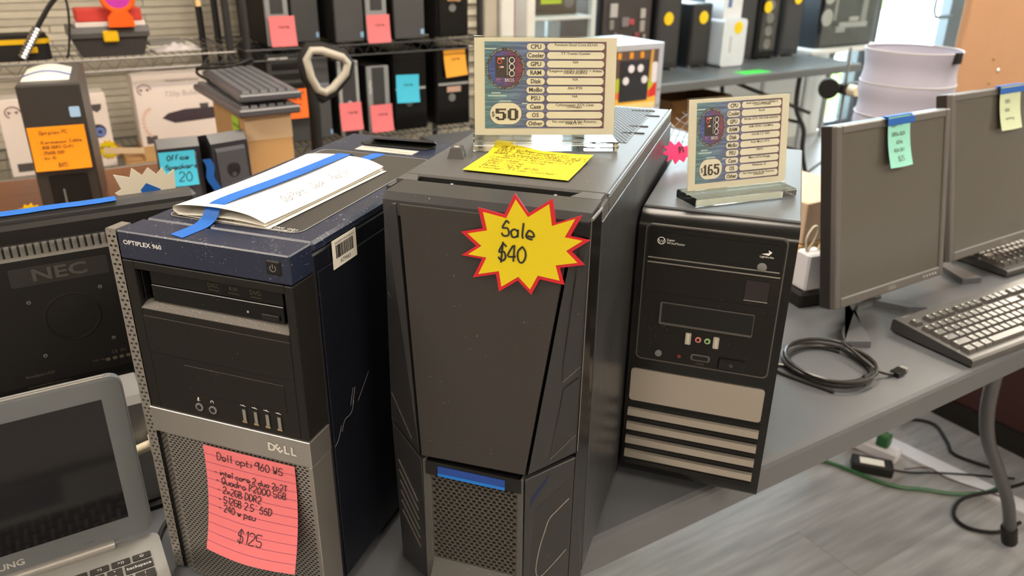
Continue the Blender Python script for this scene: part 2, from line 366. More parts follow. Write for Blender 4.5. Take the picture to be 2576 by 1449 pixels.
# ceiling lamps (the shop's light)
EM = mat('lamp_diffuser', (1.0,.87,.72), .5, emit=LAMP, var=0.)
for i, (x, y) in enumerate([(-1.6,-1.4), (.9,-1.4), (3.4,-1.4), (-1.6,1.2), (.9,1.3), (3.4,1.2), (5.9,-.6), (5.9,2.0)]):
    t = thing('ceiling_light', 'white recessed ceiling light panel above the shop floor', 'ceiling light', (x, y, CH), 0, 'ceiling light panels')
    MB().box(-.62,.62,-.32,-.30,-.05,0).box(-.62,.62,.30,.32,-.05,0).box(-.62,-.60,-.30,.30,-.05,0).box(.60,.62,-.30,.30,-.05,0).build('frame', WHITE, t)
    MB().box(-.60,.60,-.30,.30,-.035,-.025).build('diffuser', EM, t)

# ------------------------------------------------------------------ tables
def folding_table(name, label, x0, x1, y0, y1, z, m, legs, lm=None):
    t = thing(name, label, 'table', (x0, y0, 0)); W, D = x1-x0, y1-y0
    prof = [(0,z-.045), (0,z-.008), (.003,z-.003), (.009,z), (D-.009,z), (D-.003,z-.003), (D,z-.008), (D,z-.045), (D-.02,z-.045), (D-.03,z-.02), (.03,z-.02), (.02,z-.045)]
    MB().prism(prof, 0, W, 'x').build('table_top', m, t)
    lm = lm or mat('grey_steel_leg', (.10,.10,.105), .35, metal=.5)
    for pts in legs: 
        q = [(a-x0, b-y0, c) for a, b, c in pts]; l = MB().tube(smooth2(q), .0145, 10).build('leg', lm, t, True)
        e = q[-1]; d = (Vector(q[-1])-Vector(q[-2])).normalized()
        MB().tube([Vector(e)-d*.06, e], .019, 10).build('rubber_foot', BLKM, l, True)
    return t
LEG = [(1.55,.66,.70), (1.565,.66,.61), (1.578,.66,.52), (1.62,.66,.43), (1.70,.66,.33), (1.83,.66,.165), (1.905,.66,.02)]
folding_table('folding_table', 'black plastic folding table holding the three computer towers and monitors', -1.1, 2.26, .572, 1.335, TZ, TABLE,
   [LEG, [(a, 1.24, c) for a, b, c in LEG], [(-.6,.66,.70), (-.62,.66,.5), (-.8,.66,.02)], [(-.6,1.24,.70), (-.62,1.24,.5), (-.8,1.24,.02)]])
WOODT = mat('red_brown_wood', (.22,.085,.035), .45, var=.3, scale=5, stretch=(1,8,8))
t = thing('wooden_table', 'red brown wooden table in front of the wire shelves', 'table', (-1.1, 1.56, 0))
MB().cbox(0, 1.72, 0, 1.10, .70, TZ, .004).build('table_top', WOODT, t)
for x in (.05, 1.61):
    for y in (.05, .99): MB().cbox(x, x+.06, y, y+.06, 0, .70, .003).build('leg', WOODT, t)
BOXL = [[(x, y, z) for z in (.70,.35,.02)] for x in (1.32, 2.02) for y in (1.98, 2.52)]
folding_table('folding_table', 'dark folding table in the middle of the shop under the colourful printed case', 1.22, 2.12, 1.9, 2.6, TZ, TABLE, BOXL)
FL = [[(2.75,3.12,.70), (2.75,3.12,.4), (2.70,3.12,.02)], [(2.75,3.72,.70), (2.75,3.72,.4), (2.70,3.72,.02)], [(3.92,3.12,.70), (3.93,3.12,.50), (4.03,3.12,.36), (4.05,3.12,.22), (4.14,3.12,.02)], [(3.92,3.72,.70), (3.93,3.72,.50), (4.03,3.72,.36), (4.05,3.72,.22), (4.14,3.72,.02)]]
ft = folding_table('folding_table', 'long grey folding table by the windows holding yellow tagged towers', 2.61, 4.36, 3.035, 3.80, TZ, mat('slate_table_plastic', (.10,.115,.125), .35), FL, mat('black_steel_leg', (.03,.032,.035), .4, metal=.4))
MB().tube([(.74,.08,.70), (1.44,.08,.46)], .011, 8).build('brace', BLKM, ft); MB().tube([(1.44,.085,.22), (1.44,.685,.22)], .010, 8).build('crossbar', BLKM, ft)
MB().tube([(1.40,.085,.40), (1.40,.685,.40)], .010, 8).build('crossbar', BLKM, ft)

# dark red desk under and beyond the table end, tan partition board
t = thing('desk_cabinet', 'dark red brown cabinet with black base beyond the table legs', 'cabinet', (2.335, .25, 0))
MB().cbox(0, .9, 0, .96, .07, .66, .003).build('body', mat('dark_red_laminate', (.045,.012,.010), .4), t)
MB().box(-.006, .88, .02, .97, 0, .07).build('base', BLKM, t)
MB().cbox(-.02, .92, -.02, .98, .66, .69, .003).build('desk_top', mat('dark_red_laminate', (.045,.012,.010), .4), t)
t = thing('partition_board', 'tall tan hardboard partition with three screw marks', 'partition', (3.09, 1.74, 0))
MB().cbox(0, 1.7, 0, .03, .0, 1.95, .004).build('board', mat('tan_hardboard', (.50,.27,.14), .7, var=.06), t)
for x, z, m in ((.245, .985, INK), (.30, .935, STEEL), (.255, .89, INK)):
    MB().lathe([(.0001,0), (.008,0), (.006,.004), (.0001,.005)], 10, Matrix.Translation((x, 0, z)) @ Matrix.Rotation(R(90), 4, 'X')).build('screw', m if m is STEEL else mat('brass_screw', (.35,.2,.06), .5), t)
t = thing('fabric_bin', 'tall white pleated fabric drum with open rim behind the monitors', 'fabric bin', (2.56, 1.60, 0))
FAB = mat('white_pleated_fabric', (.46,.45,.55), .85, var=.04)
prof = []
for k in range(9): prof += [(.150+.008*(k % 2 == 0), .02+k*.13)]
vs = [(.150-.004*(1-math.cos(2*math.pi*i/8)), .0+i*1.08/72) for i in range(73)]
n = 40; b = MB(); P = []
for (r_, z) in vs: P += [(r_*math.cos(2*math.pi*k/n), r_*math.sin(2*math.pi*k/n), z) for k in range(n)]
F_ = [(i*n+k, i*n+(k+1) % n, (i+1)*n+(k+1) % n, (i+1)*n+k) for i in range(72) for k in range(n)]
b.add(P, F_).build('pleated_wall', FAB, t, True)
for z in [1.08-.105*k for k in range(6)]: MB().tube([(.149*math.cos(2*math.pi*k/n), .149*math.sin(2*math.pi*k/n), z) for k in range(n)], .0025, 6, closed=True).build('hoop', mat('pale_wire', (.55,.53,.56), .5), t)
MB().lathe([(.145,0), (.145,.004)], 40).build('bottom', FAB, t)
MB().cbox(-.012,.018,-.16,-.146,1.05,1.085,.002).build('clip', BLKM, t)
# ------------------------------------------------------------------ left tower
def left_tower():
    W, D, H = .187, .432, .408
    t = thing('computer_tower', 'black tower with silver mesh front and pink handwritten note, left of three', 'computer tower', (.0521, .7774, TZ), R(-51.22))
    MB().cbox(.001, W-.001, .036, D, .012, H-.012, .002).build('case_body', NAVYS, t)
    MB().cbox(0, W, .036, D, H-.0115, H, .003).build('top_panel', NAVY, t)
    for x in (.02, W-.05):
        for y in (.04, D-.06): MB().cbox(x, x+.03, y, y+.03, 0, .012, .003).build('foot', BLKM, t)
    MB().cbox(W-.001, W+.0006, .040, D-.004, .016, H-.030, .0005).build('side_panel', NAVYS, t)
    # label film and latch on the top
    lf = MB().prism(rrect(.013, .164, .050, .338, .012), H, H+.0004, 'z').build('label_film', GRYT, t)
    ou = rrect(.0135, .1635, .0505, .3375, .0115); MB().tube([(x, y, H+.0005) for x, y in ou], .00035, 4, closed=True).build('film_outline', mat('light_line', (.4,.4,.4), .5), lf)
    tb = MB(); tb.text('SERVICE TAG  GQ1', .0048, TOP(.158, .0585, H+.0006), 'RIGHT', 1.2); tb.text('EXPRESS CODE 6350398121', .0048, TOP(.158, .0532, H+.0006), 'RIGHT', 1.15); tb.build('tag_print', WHITE, lf)
    MB().prism([(.040,.386), (.052,.374), (.138,.378), (.146,.390), (.138,.412), (.052,.412)], H, H+.0012, 'z').build('latch_well', DARK, t)
    MB().add([(.048,.408,H+.0012), (.138,.412,H+.0012), (.146,.388,H+.011), (.058,.380,H+.011), (.048,.408,H+.0001), (.138,.412,H+.0001), (.146,.388,H+.0085), (.058,.380,H+.0085)],
             [(0,3,2,1), (4,5,6,7), (3,7,6,2), (0,4,7,3), (1,2,6,5), (0,1,5,4)]).build('latch_handle', mat('latch_grey', (.09,.09,.095), .35), t)
    st = MB().cbox(.050, .132, .350, .370, H, H+.0006, .0002).build('sticker', mat('silver_sticker', (.50,.48,.44), .4), t)
    bb = MB(); 
    for k in range(3): bb.text(('BA IMEI 58','WARRANTY','PRODUCT 0071')[k], .0042, TOP(.056+k*.026, .364-.004*k, H+.0008), 'LEFT')
    bb.build('sticker_print', INK, st)
    # bezel
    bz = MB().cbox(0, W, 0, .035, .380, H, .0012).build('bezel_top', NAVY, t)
    b2 = MB().cbox(0, .0127, 0, .035, .2185, .3790, .0008).cbox(.178, W, 0, .035, .2185, .3790, .0008).cbox(.0126, .1782, 0, .035, .371, .3790, .0006).cbox(.0126, .1782, 0, .035, .2185, .331, .0008).box(.0127,.178,.024,.035,.331,.371)
    b2.build('bezel', BLK, t)
    MB().prism([(0, .3305), (.012, .3305), (.012, .3365), (.0, .3312)], .0128, .178, 'x').build('dust_ledge', mat('dusty_ledge', (.16,.15,.14), .8, dust=.9, dscale=900), t)
    od = MB().cbox(.023, .1705, .0075, .024, .3545, .3705, .0004).cbox(.023, .1705, .0065, .024, .337, .3540, .0005).build('optical_drive', BLKG, t)
    MB().box(.013,.0145,.004,.02,.338,.368).box(.0165,.0175,.004,.02,.338,.368).build('drive_shutter', BLKG, t)
    MB().cbox(.1470, .1660, .0045, .0075, .3395, .3450, .0006).build('eject_button', BLK, od)
    MB().box(.1305, .1325, .0060, .0066, .3425, .3445).build('indicator', GREYL, od)
    lg = MB(); 
    for u, s_ in ((.096,'disc'), (.118,'RW'), (.142,'DVD')): lg.text(s_.upper(), .0062, FRONT(u, .3635, .0072)).text('ReWritable', .0026, FRONT(u, .3590, .0072))
    lg.build('drive_logos', mat('faint_gold_print', (.085,.07,.045), .5), od)
    MB().cbox(.0128, .1783, -.0007, .004, .2832, .3232, .0005).build('bay_cover', BLK, t)
    MB().cbox(.0520, .1660, -.0007, .004, .2460, .2758, .0005).build('bay_cover', BLK, t)
    pb = MB().cbox(.1630, .1780, -.0015, .004, .3885, .4020, .0012).build('power_button', BLK, bz)
    MB().tube([(.1705+.0030*math.sin(a), -.0018, .3952+.0030*math.cos(a)) for a in [R(40+280*k/14) for k in range(15)]], .0003, 4).tube([(.1705,-.0018,.3952), (.1705,-.0018,.3992)], .0003, 4).build('power_symbol', mat('grey_print', (.25,.25,.25), .5), pb)
    MB().text('OPTIPLEX 960', .0062, FRONT(.0065, .3972, -.0003), 'LEFT', 1.15, .015).build('lettering', WHITE, bz)
    for u in (.0627, .0789):
        j = MB().lathe([(.0045,0), (.0045,.0012), (.0030,.0014), (.0026,0)], 16, Matrix.Translation((u, -.0002, .2302)) @ Matrix.Rotation(R(90), 4, 'X')).build('audio_jack', GREYP, t, True)
        MB().lathe([(.0021,0), (.0021,.0015)], 12, Matrix.Translation((u, -.0002, .2302)) @ Matrix.Rotation(R(90), 4, 'X')).build('jack_hole', DARK, j)
    ic = MB(); ic.tube([(.0627,-.0004,.2385), (.0627,-.0004,.2410)], .0007, 5); ic.tube([(.0608,-.0004,.2382), (.0627,-.0004,.2368), (.0646,-.0004,.2382)], .0002, 4)
    ic.tube([(.0789+.0016*math.cos(a), -.0004, .2390+.0018*math.sin(a)) for a in [R(-30+240*k/8) for k in range(9)]], .0003, 4)
    for u in (.1155,.1288,.1422,.1556): ic.tube([(u-.003,-.0004,.2436), (u+.003,-.0004,.2428)], .00025, 4).tube([(u-.001,-.0004,.2434), (u+.001,-.0004,.2444)], .00025, 4)
    ic.build('port_icons', WHITE, t)
    for u in (.1158, .1290, .1423, .1557):
        p = MB().box(u-.0030, u+.0030, -.0008, .004, .2240, .2405).build('usb_port', DARK, t)
        MB().box(u-.0012, u+.0022, -.0011, .003, .2265, .2392).build('usb_tongue', mat('usb_tongue_grey', (.22,.21,.19), .5), p)
        MB().box(u-.0026, u+.0028, -.0012, .003, .2242, .2262).build('usb_contact', mat('brass', (.55,.42,.22), .35, metal=.8), p)
    # silver band
    bd = MB().cbox(-.0010, W+.0012, -.0020, .0335, .1890, .2180, .0006).build('silver_band', SILV, t)
    lt = MB(); 
    for k, (ch, u, r) in enumerate((('D',.1445,0), ('E',.1527,R(42)), ('L',.1612,0), ('L',.1690,0))): lt.text(ch, .0125, FRONT(u, .2034, -.0024, r), 'CENTER', .98, .035)
    lt.build('emblem', mat('bright_emblem', (.72,.70,.64), .35, metal=.2), bd)
    # perforated lower front
    MB().box(.004, W-.004, .006, .035, .0, .189).build('mesh_backing', DARK, t)
    MB().perf(.0145, W-.003, .002, .1885, 33, 62, .0036, .0015, lambda u, v, d: (u, -.0012+d, v), .0).build('front_mesh', SILM, t)
    MB().perf(.0, .0155, .002, .1885, 3, 62, .0034, .0015, lambda u, v, d: (-.004+u*1.18, .006-u*.46+d, v), .0).build('mesh_cheek', SILM, t)
    MB().cbox(W-.0032, W+.0008, -.0016, .033, .0, .1888, .0006).build('mesh_edge', SILM, t)
    MB().perf(0, .0105, .004, .408, 2, 86, .0034, .0022, lambda u, v, d: (-.0115+u, -.0006+u*.1+d, v), .002).box(-.0120,-.0112,-.0006,.02,.002,.408).box(-.0118,-.0010,.0004,.02,.4045,.4085).build('perforated_strip', SILM, t)
    MB().box(-.0108, -.0004, .0026, .02, .002, .404).build('strip_backing', DARK, t)
    # side details
    s_ = MB().box(W+.0006, W+.0011, .0660, .1095, .3700, .3985).build('asset_tag', PAPER, t)
    k_ = MB(); k_.text('UNIVERSITY OF LOUISVILLE', .0029, SIDE(W+.0014, .0877, .3948)); k_.text('A79465', .0062, SIDE(W+.0014, .0877, .3748))
    y = .0715
    while y < .104:
        d = random.choice((.0005,.0008,.0012)); k_.box(W+.0012, W+.0014, y, y+d, .3795, .3925); y += d+random.choice((.0005,.0007,.001))
    k_.build('tag_print', INK, s_)
    sc = MB()
    for pts in ([(.075,.215), (.082,.232)], [(.079,.214), (.086,.231)], [(.055,.195), (.062,.205), (.075,.206), (.082,.217)], [(.040,.186), (.048,.191), (.055,.203)], [(.09,.212), (.115,.234)]):
        sc.ribbon(smooth2(pts), .00035, SIDE(W+.0009, 0, 0))
    sc.build('scratches', mat('scratch_grey', (.42,.40,.38), .5), t)
    return t
left_tower()
def lined_note(name, label, cat, loc, rz, w, h, m, texts, ink=INK, curl=0., rx=0., lines=12, linecol=(.2,.12,.16), group=None, nv=14, wd=.0005, xs=.86):
    # a sticky note in its own x (right) / z (up) plane, front facing -y; lower edge curls outwards
    t = thing(name, label, cat, loc, rz, group, rx)
    def P(u, v, d=0.): 
        c = curl*(1-v)**2.2+curl*.3*math.sin(u*3.1)*(1-v); return (u*w, -c-d, v*h-h)
    MB().grid(lambda u, v: P(u, v), 6, nv, .0003).build('paper', m, t, True)
    if lines:
        lb = MB()
        for k in range(1, lines): 
            v = 1-k/lines; lb.grid(lambda u, q: P(.0+u, v+(q-.5)*.004, .00035), 6, 1)
        lb.build('ruled_lines', mat('ruled_'+m.name, linecol, .7), t)
    if texts:
        tb = MB(); 
        for (s, x, v, sz) in texts:
            q = MB(); q.hand(s, sz, Matrix.Identity(4), wd, xs=xs); 
            vs = [P(x/w+a/w, v+b_/h, .0006) for a, b_, _ in q.v]; tb.add(vs, q.f)
        tb.build('handwriting', ink, t)
    return t
# pink note on the mesh front: placed in tower frame
def in_tower(base, rz, q):
    c, s = math.cos(rz), math.sin(rz); return (base[0]+c*q[0]-s*q[1], base[1]+s*q[0]+c*q[1], base[2]+q[2])
LB, LR = (.0521, .7774, TZ), R(-51.22)
CB, CR = (.2863, .6868, TZ), R(-49.92)
RB, RR_ = (.5954, .6652, TZ), R(-50.57)
lined_note('sticky_note', 'pink lined note with handwritten specs and $125 on the silver mesh', 'note', in_tower(LB, LR, (.0605, -.0030, .1865)), LR, .1080, .1180, PINK,
  [('Dell opti 960 WS', .016, .885, .0088), ('- intel core 2 duo 2c2T', .011, .735, .0066), ('- Quadro P2000 5GB', .012, .655, .0076), ('- 2x2GB DDR2', .013, .565, .0074), ('- 512GB 2.5" SSD', .014, .475, .0074), ('- 240 w psu', .014, .395, .0074), ('$125', .040, .175, .0125)], curl=.020, lines=12, linecol=(.30,.06,.16), xs=.74, wd=.00045)

# folded papers and blue tape on top of the left tower
def letter():
    t = thing('folded_paper', 'white letter folded in three, lying on the left tower top', 'paper', in_tower(LB, LR, (.020, .054, .408)), LR+R(-2))
    w, l = .108, .218
    prof = [(w+.004,.0012), (w*.55,.0010), (.012,.0012), (.001,.0045), (.0,.0075), (.003,.0105), (.02,.0130), (w*.5,.0148), (w*.8,.0128), (w-.004,.0080), (w,.0062)]
    pr = smooth2(prof); n = len(pr)
    def P(u, v):
        i = min(n-1, int(round(u*(n-1)))); x, z = pr[i]; z2 = z*(1-.22*math.sin(v*math.pi)*(z > .006)); return (x, v*l, z2)
    MB().grid(P, n-1, 10, .00025).build('sheet', PAPER, t, True)
    MB().grid(lambda u, v: (.004+u*(w-.004), v*l, .0012+.0050*math.sin(u*2.6)*.8), 8, 4, .0002).build('inner_fold', PAPER, t, True)
    k = MB()
    for s, y in (('Old Part', .045), ('Desk', .095), ('Req For', .130)): MB().hand(s, .0085, Matrix.Translation((w-.009, y, .0125)) @ Matrix.Rotation(R(90), 4, 'Z') @ Matrix.Rotation(R(30), 4, 'X'), .0003).build('handwriting', INK, t)
    k.hand('8/24', .006, Matrix.Translation((.055,.004,.0015)), .0003)
    k.ribbon([(.05,.13,.0152), (.06,.15,.0152), (.055,.165,.0152), (.075,.185,.0152)], .00025); k.ribbon([(.03,.06,.0145), (.036,.064,.0146), (.044,.062,.0148)], .0004)
    k.build('pen_marks', INK, t)
letter()
def tape_strip():
    t = thing('tape_strip', 'blue masking tape strip holding the folded letter on the tower', 'tape', in_tower(LB, LR, (0, 0, .408)), LR)
    pts = [(.064,.008,.0006), (.066,.030,.0006), (.066,.040,.0012), (.066,.050,.005), (.066,.058,.0125), (.068,.075,.0158), (.072,.14,.0148), (.077,.20,.0148), (.082,.262,.0157), (.083,.274,.0150), (.085,.288,.006), (.087,.300,.0018), (.090,.325,.0008), (.092,.340,.0008)]
    p2 = smooth2(pts)
    b = MB(); n = len(p2)
    def P(u, v):
        i = min(n-1, int(round(v*(n-1)))); p = p2[i]; return (p[0]-.0085+u*.017, p[1]-(u*.004 if i == 0 else 0), p[2])
    b.grid(P, 3, n-1, .00025).build('tape', BLUET, t, True)
tape_strip()

# ------------------------------------------------------------------ centre case
def centre_case():
    W, D, H = .2103, .458, .444
    t = thing('computer_tower', 'angular charcoal tower with yellow sale burst in the centre', 'computer tower', CB, CR)
    MB().cbox(0, W, .031, D, .014, H, .004).build('case_body', CHASS, t)
    MB().box(.012, W-.012, -.002, .0312, .014, H-.024).build('chassis_core', DARK, t)
    MB().box(0, .004, -.001, .0312, .014, H-.004).box(W-.004, W, -.001, .0312, .014, H-.004).build('front_flange', CHASS, t)
    for x in (.02, W-.05):
        for y in (.0, D-.06): MB().cbox(x, x+.03, y, y+.03, 0, .014, .003).build('foot', BLKM, t)
    MB().cbox(W-.0005, W+.0014, .002, D-.004, .020, H-.017, .0008).build('side_panel', mat('charcoal_side_panel', (.042,.043,.046), .36, metal=.3, rvar=.1, scale=20), t)
    # top: shoulders round the handle slot, bezel cap, vents
    MB().prism([(.004,.012), (.026,.012), (.018,.0312), (.004,.0312)], H-.02, H, 'z').build('slot_shoulder', CHASS, t)
    MB().prism([(W-.004,.012), (.178,.012), (.186,.0312), (W-.004,.0312)], H-.02, H, 'z').build('slot_shoulder', CHASS, t)
    MB().prism([(-.0300,H+.0005), (.0095,H+.0005), (.0095,.424), (-.0365,.424), (-.0365,H-.0055)], .013, .2080, 'x').build('bezel_cap', mat('bezel_charcoal', (.040,.040,.043), .3, metal=.2, dust=.3, dscale=420), t)
    MB().box(.02, .19, .0300, .0318, H-.022, H-.0015).build('slot_wall', DARK, t)
    for u in (.055, .160): MB().lathe([(.0035,0), (.0035,.004), (.002,.006), (.0001,.006)], 10, Matrix.Translation((u, .0302, H-.008)) @ Matrix.Rotation(R(90), 4, 'X')).build('screw', STEEL, t, True)
    MB().box(.095, .188, .235, .445, H-.004, H+.0002).build('vent_backing', DARK, t)
    MB().perf(.095, .188, .235, .445, 17, 40, .0043, .0044, lambda u, v, d: (u, v, H+.0005-d), .0).build('top_vent', CHASS, t)
    k = MB()
    for u, v_, l, r in ((.172,.212,.012,.3), (.150,.205,.008,0), (.140,.208,.006,0), (.186,.29,.014,.2), (.186,.33,.012,.2), (.175,.43,.016,.2), (.192,.40,.010,.2)):
        MB().prism([(u+math.cos(r)*a-math.sin(r)*b_, v_+math.sin(r)*a+math.cos(r)*b_) for a, b_ in rrect(-l, l, -.0028, .0028, .0027, 4)], H+.0002, H+.0007, 'z').build('keyhole_slot', DARK, t)
    # front: panel leaning out to a ridge, facets either side
    A0, A1 = Vector((.030,-.0372,.436)), Vector((.1935,-.0372,.436)); B0, B1 = Vector((.0500,-.0545,.1745)), Vector((.1600,-.0545,.1765))
    n_ = (A1-A0).cross(B0-A0).normalized(); n_ = n_ if n_.y < 0 else -n_
    def slab(name, m, pts, th=.004, par=t):
        pts = [Vector(p) for p in pts]; c = sum(pts, Vector())/len(pts); nn = (pts[1]-pts[0]).cross(pts[-1]-pts[0]).normalized(); nn = nn if nn.y < 0 else -nn
        n = len(pts); vs = pts+[p-nn*th for p in pts]; b = .0012
        ins = [p+(c-p).normalized()*b+nn*.0008 for p in pts]; vs = [tuple(v_) for v_ in vs+ins]
        fs = [tuple(range(2*n, 3*n)), tuple(range(n, 2*n))[::-1]]+[(i, (i+1) % n, (i+1) % n+n, i+n) for i in range(n)]+[(i, (i+1) % n, (i+1) % n+2*n, i+2*n) for i in range(n)]
        return MB().add(vs, fs).build(name, m, par)
    slab('front_panel', PANEL, [A0, A1, B1, B0])
    FAC = mat('facet_charcoal', (.034,.034,.037), .4, metal=.2, dust=.12, dscale=420)
    R0, R1, R2, R3 = Vector((.1965,-.0365,.436)), Vector((.2090,-.0345,.436)), Vector((.2050,-.0300,.1975)), Vector((.1630,-.0525,.1760))
    L0, L1, L2, L3 = Vector((.0265,-.0365,.436)), Vector((.0130,-.0345,.436)), Vector((.0055,-.0300,.1960)), Vector((.0470,-.0525,.1745))
    slab('right_facet', FAC, [R0, R1, R2, R3]); slab('left_facet', FAC, [L1, L0, L3, L2])
    def patch(name, q, st, m, off, par=t):
        def PP(s, v_): return q[0].lerp(q[1], s).lerp(q[3].lerp(q[2], s), v_)
        nn = (q[1]-q[0]).cross(q[3]-q[0]).normalized(); nn = nn if nn.y < 0 else -nn
        a = [tuple(PP(s, v_)+nn*off) for s, v_ in st]; bk = [tuple(PP(s, v_)-nn*.001) for s, v_ in st]; n = len(a)
        return MB().add(a+bk, [tuple(range(n))]+[(i, (i+1) % n, (i+1) % n+n, i+n) for i in range(n)]).build(name, m, par)
    INS = mat('facet_inset', (.022,.022,.024), .5, dust=.2, dscale=420)
    patch('facet_inset', [R0,R1,R2,R3], [(.50,.0), (.97,.0), (.97,.58), (.50,.62), (.45,.55)], INS, .0011); patch('facet_inset', [R0,R1,R2,R3], [(.56,.66), (.96,.635), (.97,.90), (.44,.965), (.44,.93)], INS, .0011)
    ed = mat('edge_highlight', (.16,.15,.135), .4, metal=.4)  # highlights along the facet edges, put in as thin pale tubes
    def edge(q, s0, v0, s1, v1, r=.0004):
        def PP(s, v_): return q[0].lerp(q[1], s).lerp(q[3].lerp(q[2], s), v_)
        nn = (q[1]-q[0]).cross(q[3]-q[0]).normalized(); nn = nn if nn.y < 0 else -nn
        MB().tube([PP(s0, v0)+nn*.0012, PP(s1, v1)+nn*.0012], r, 5).build('highlight_line', ed, t)
    edge([R0,R1,R2,R3], .50, .625, .97, .585); edge([R0,R1,R2,R3], .44, .97, .97, .905)
    edge([L1,L0,L3,L2], .1, .38, .55, .43); edge([L1,L0,L3,L2], .05, .86, .75, .97)
    # lower front
    G0, G1 = Vector((.0500,-.0540,.1705)), Vector((.1600,-.0540,.1715))
    MB().cbox(.0540, .1570, -.0560, -.040, .1535, .1700, .0008).build('display_bar', BLKG, t)
    lcd = MB().box(.0680, .1405, -.0566, -.050, .1545, .1665).build('blue_display', mat('blue_lcd_film', (.006,.05,.30), .3), t)
    MB().box(.0680, .1405, -.0569, -.0565, .1545, .1580).build('display_glow', mat('bright_blue_film', (.006,.16,.60), .3), lcd)
    MB().box(.058, .154, -.046, -.040, .02, .154).build('mesh_backing', mat('mesh_back', (.05,.045,.035), .8), t)
    MB().perf(.0590, .1530, .0400, .1530, 15, 26, .0046, .0034, lambda u, v, d: (u, -.0530+d, v), .003).build('front_mesh', mat('mesh_charcoal', (.075,.07,.062), .45, metal=.3), t)
    MB().cbox(.0500, .0590, -.0545, -.030, .0, .1700, .001).cbox(.1530, .1590, -.0550, -.030, .0, .1700, .001).build('mesh_frame', CHASS, t)
    MB().prism([(-.066,.0), (-.066,.022), (-.053,.043), (-.04,.043), (-.04,.0)], .0592, .1528, 'x').build('lip', CHASS, t)
    Q0, Q1, Q2, Q3 = Vector((.1605,-.0535,.1705)), Vector((.2045,-.0300,.1920)), Vector((.2020,-.0260,.004)), Vector((.1590,-.0500,.004))
    S0, S1, S2, S3 = Vector((.0490,-.0535,.1690)), Vector((.0060,-.0300,.1900)), Vector((.0080,-.0260,.004)), Vector((.0500,-.0500,.004))
    slab('lower_facet', FAC, [Q0,Q1,Q2,Q3]); slab('lower_facet', FAC, [S1,S0,S3,S2])
    patch('blue_led_window', [Q0,Q1,Q2,Q3], [(.13,.155), (.50,.03), (.42,.085), (.17,.185), (.11,.22)], mat('blue_led_film', (.006,.014,.07), .2), .001)
    patch('lower_inset', [Q0,Q1,Q2,Q3], [(.22,.25), (.95,.12), (.95,.62), (.5,.80), (.12,.95)], INS, .0009)
    for k in range(6): 
        q = [S1,S0,S3,S2]; v0 = .22+k*.075; edge(q, .15, v0, .80, v0+.16, .0007)
    cs = MB(); q = [Q0,Q1,Q2,Q3]
    def PP(s, v_): return q[0].lerp(q[1], s).lerp(q[3].lerp(q[2], s), v_)
    nn = (Q1-Q0).cross(Q3-Q0).normalized(); nn = nn if nn.y < 0 else -nn
    pts = smooth2([(.92,.26), (.70,.31), (.52,.36), (.44,.44), (.34,.56), (.28,.70), (.30,.77), (.40,.785), (.62,.72), (.92,.62)])
    cs.tube([tuple(PP(*p)+nn*.0010) for p in pts], .00055, 5); cs.build('scuff_mark', mat('scuff_grey', (.24,.225,.20), .8, var=.5, scale=500), t)
    # bezel cheeks from facets back to the body
    for sgn, E_ in ((1, [(R1, Vector((W,0,.440))), (R2, Vector((W,0,.1975))), (Q1, Vector((W,0,.192))), (Q2, Vector((W,0,.004)))]), (-1, [(L1, Vector((0,0,.440))), (L2, Vector((0,0,.196))), (S1, Vector((0,0,.19))), (S2, Vector((0,0,.004)))])):
        off = Vector((.0006*sgn, 0, 0)); ins = Vector((-.003*sgn, .002, 0)); vs = []
        for a, b_ in E_: vs += [tuple(a+off), tuple(b_+off), tuple(a+ins), tuple(b_+ins)]
        fs = []
        for i in range(3): fs += [(4*i, 4*i+1, 4*i+5, 4*i+4), (4*i+2, 4*i+6, 4*i+7, 4*i+3), (4*i, 4*i+4, 4*i+6, 4*i+2), (4*i+1, 4*i+3, 4*i+7, 4*i+5)]
        fs += [(0,2,3,1), (12,13,15,14)]
        MB().add(vs, fs).build('bezel_cheek', BLKG, t)
    MB().tube([(W+.0003, 0, .440), (W-.001, -.0345, .440)], .0016, 6).tube([(W-.001,-.0348,.440), (W-.002,-.0350,.30), (.2065,-.0305,.20)], .0005, 5).build('bezel_highlight', ed, t)  # pale tubes standing in for light caught by the bezel edge
    MB().tube([(W-.0012,.033,H-.0012), (W-.0012,D-.002,H-.0012)], .0013, 6).build('top_edge', mat('pale_blue_edge', (.30,.32,.36), .2, metal=.8), t)  # narrow pale bluish tube along the top right edge
    MB().prism([(.1815,.4355), (.2085,.4375), (.2085,.4240), (.2060,.4235)], -.0390, -.034, 'y').build('corner_piece', BLKG, t)
    return t
centre_case()
# yellow sale burst
def burst_poly(pts): return pts
STAR = [(141.9,458.4),(155.0,442.0),(175.8,457.4),(179.6,436.0),(202.4,445.7),(192.9,426.1),(210.7,424.7),(194.9,412.5),(207.0,402.0),(185.2,396.4),(190.1,381.2),(167.5,383.3),(160.2,367.5),(147.3,379.2),(129.7,366.1),(126.6,382.5),(104.4,376.2),(113.0,395.2),(93.1,396.0),(107.4,406.7),(92.3,418.1),(113.1,423.6),(108.4,442.2),(132.7,438.4)]
def burst(name, label, loc, rz, pts, mo, mi, k=.9, rx=0., texts=(), cat='price tag', th=.0008, wd=.001):
    t = thing(name, label, cat, loc, rz, None, rx)
    MB().prism(pts, 0, th, 'y').build('card_edge' if mi else 'card', mo, t)
    if mi: MB().prism([(x*k, z*k) for x, z in pts], -.0006, .0001, 'y').build('card_face', mi, t)
    if texts:
        b = MB()
        for s, x, z, sz in texts: b.hand(s, sz, FRONT(x, z, -.0012), wd)
        b.build('handwriting', INK, t)
    return t
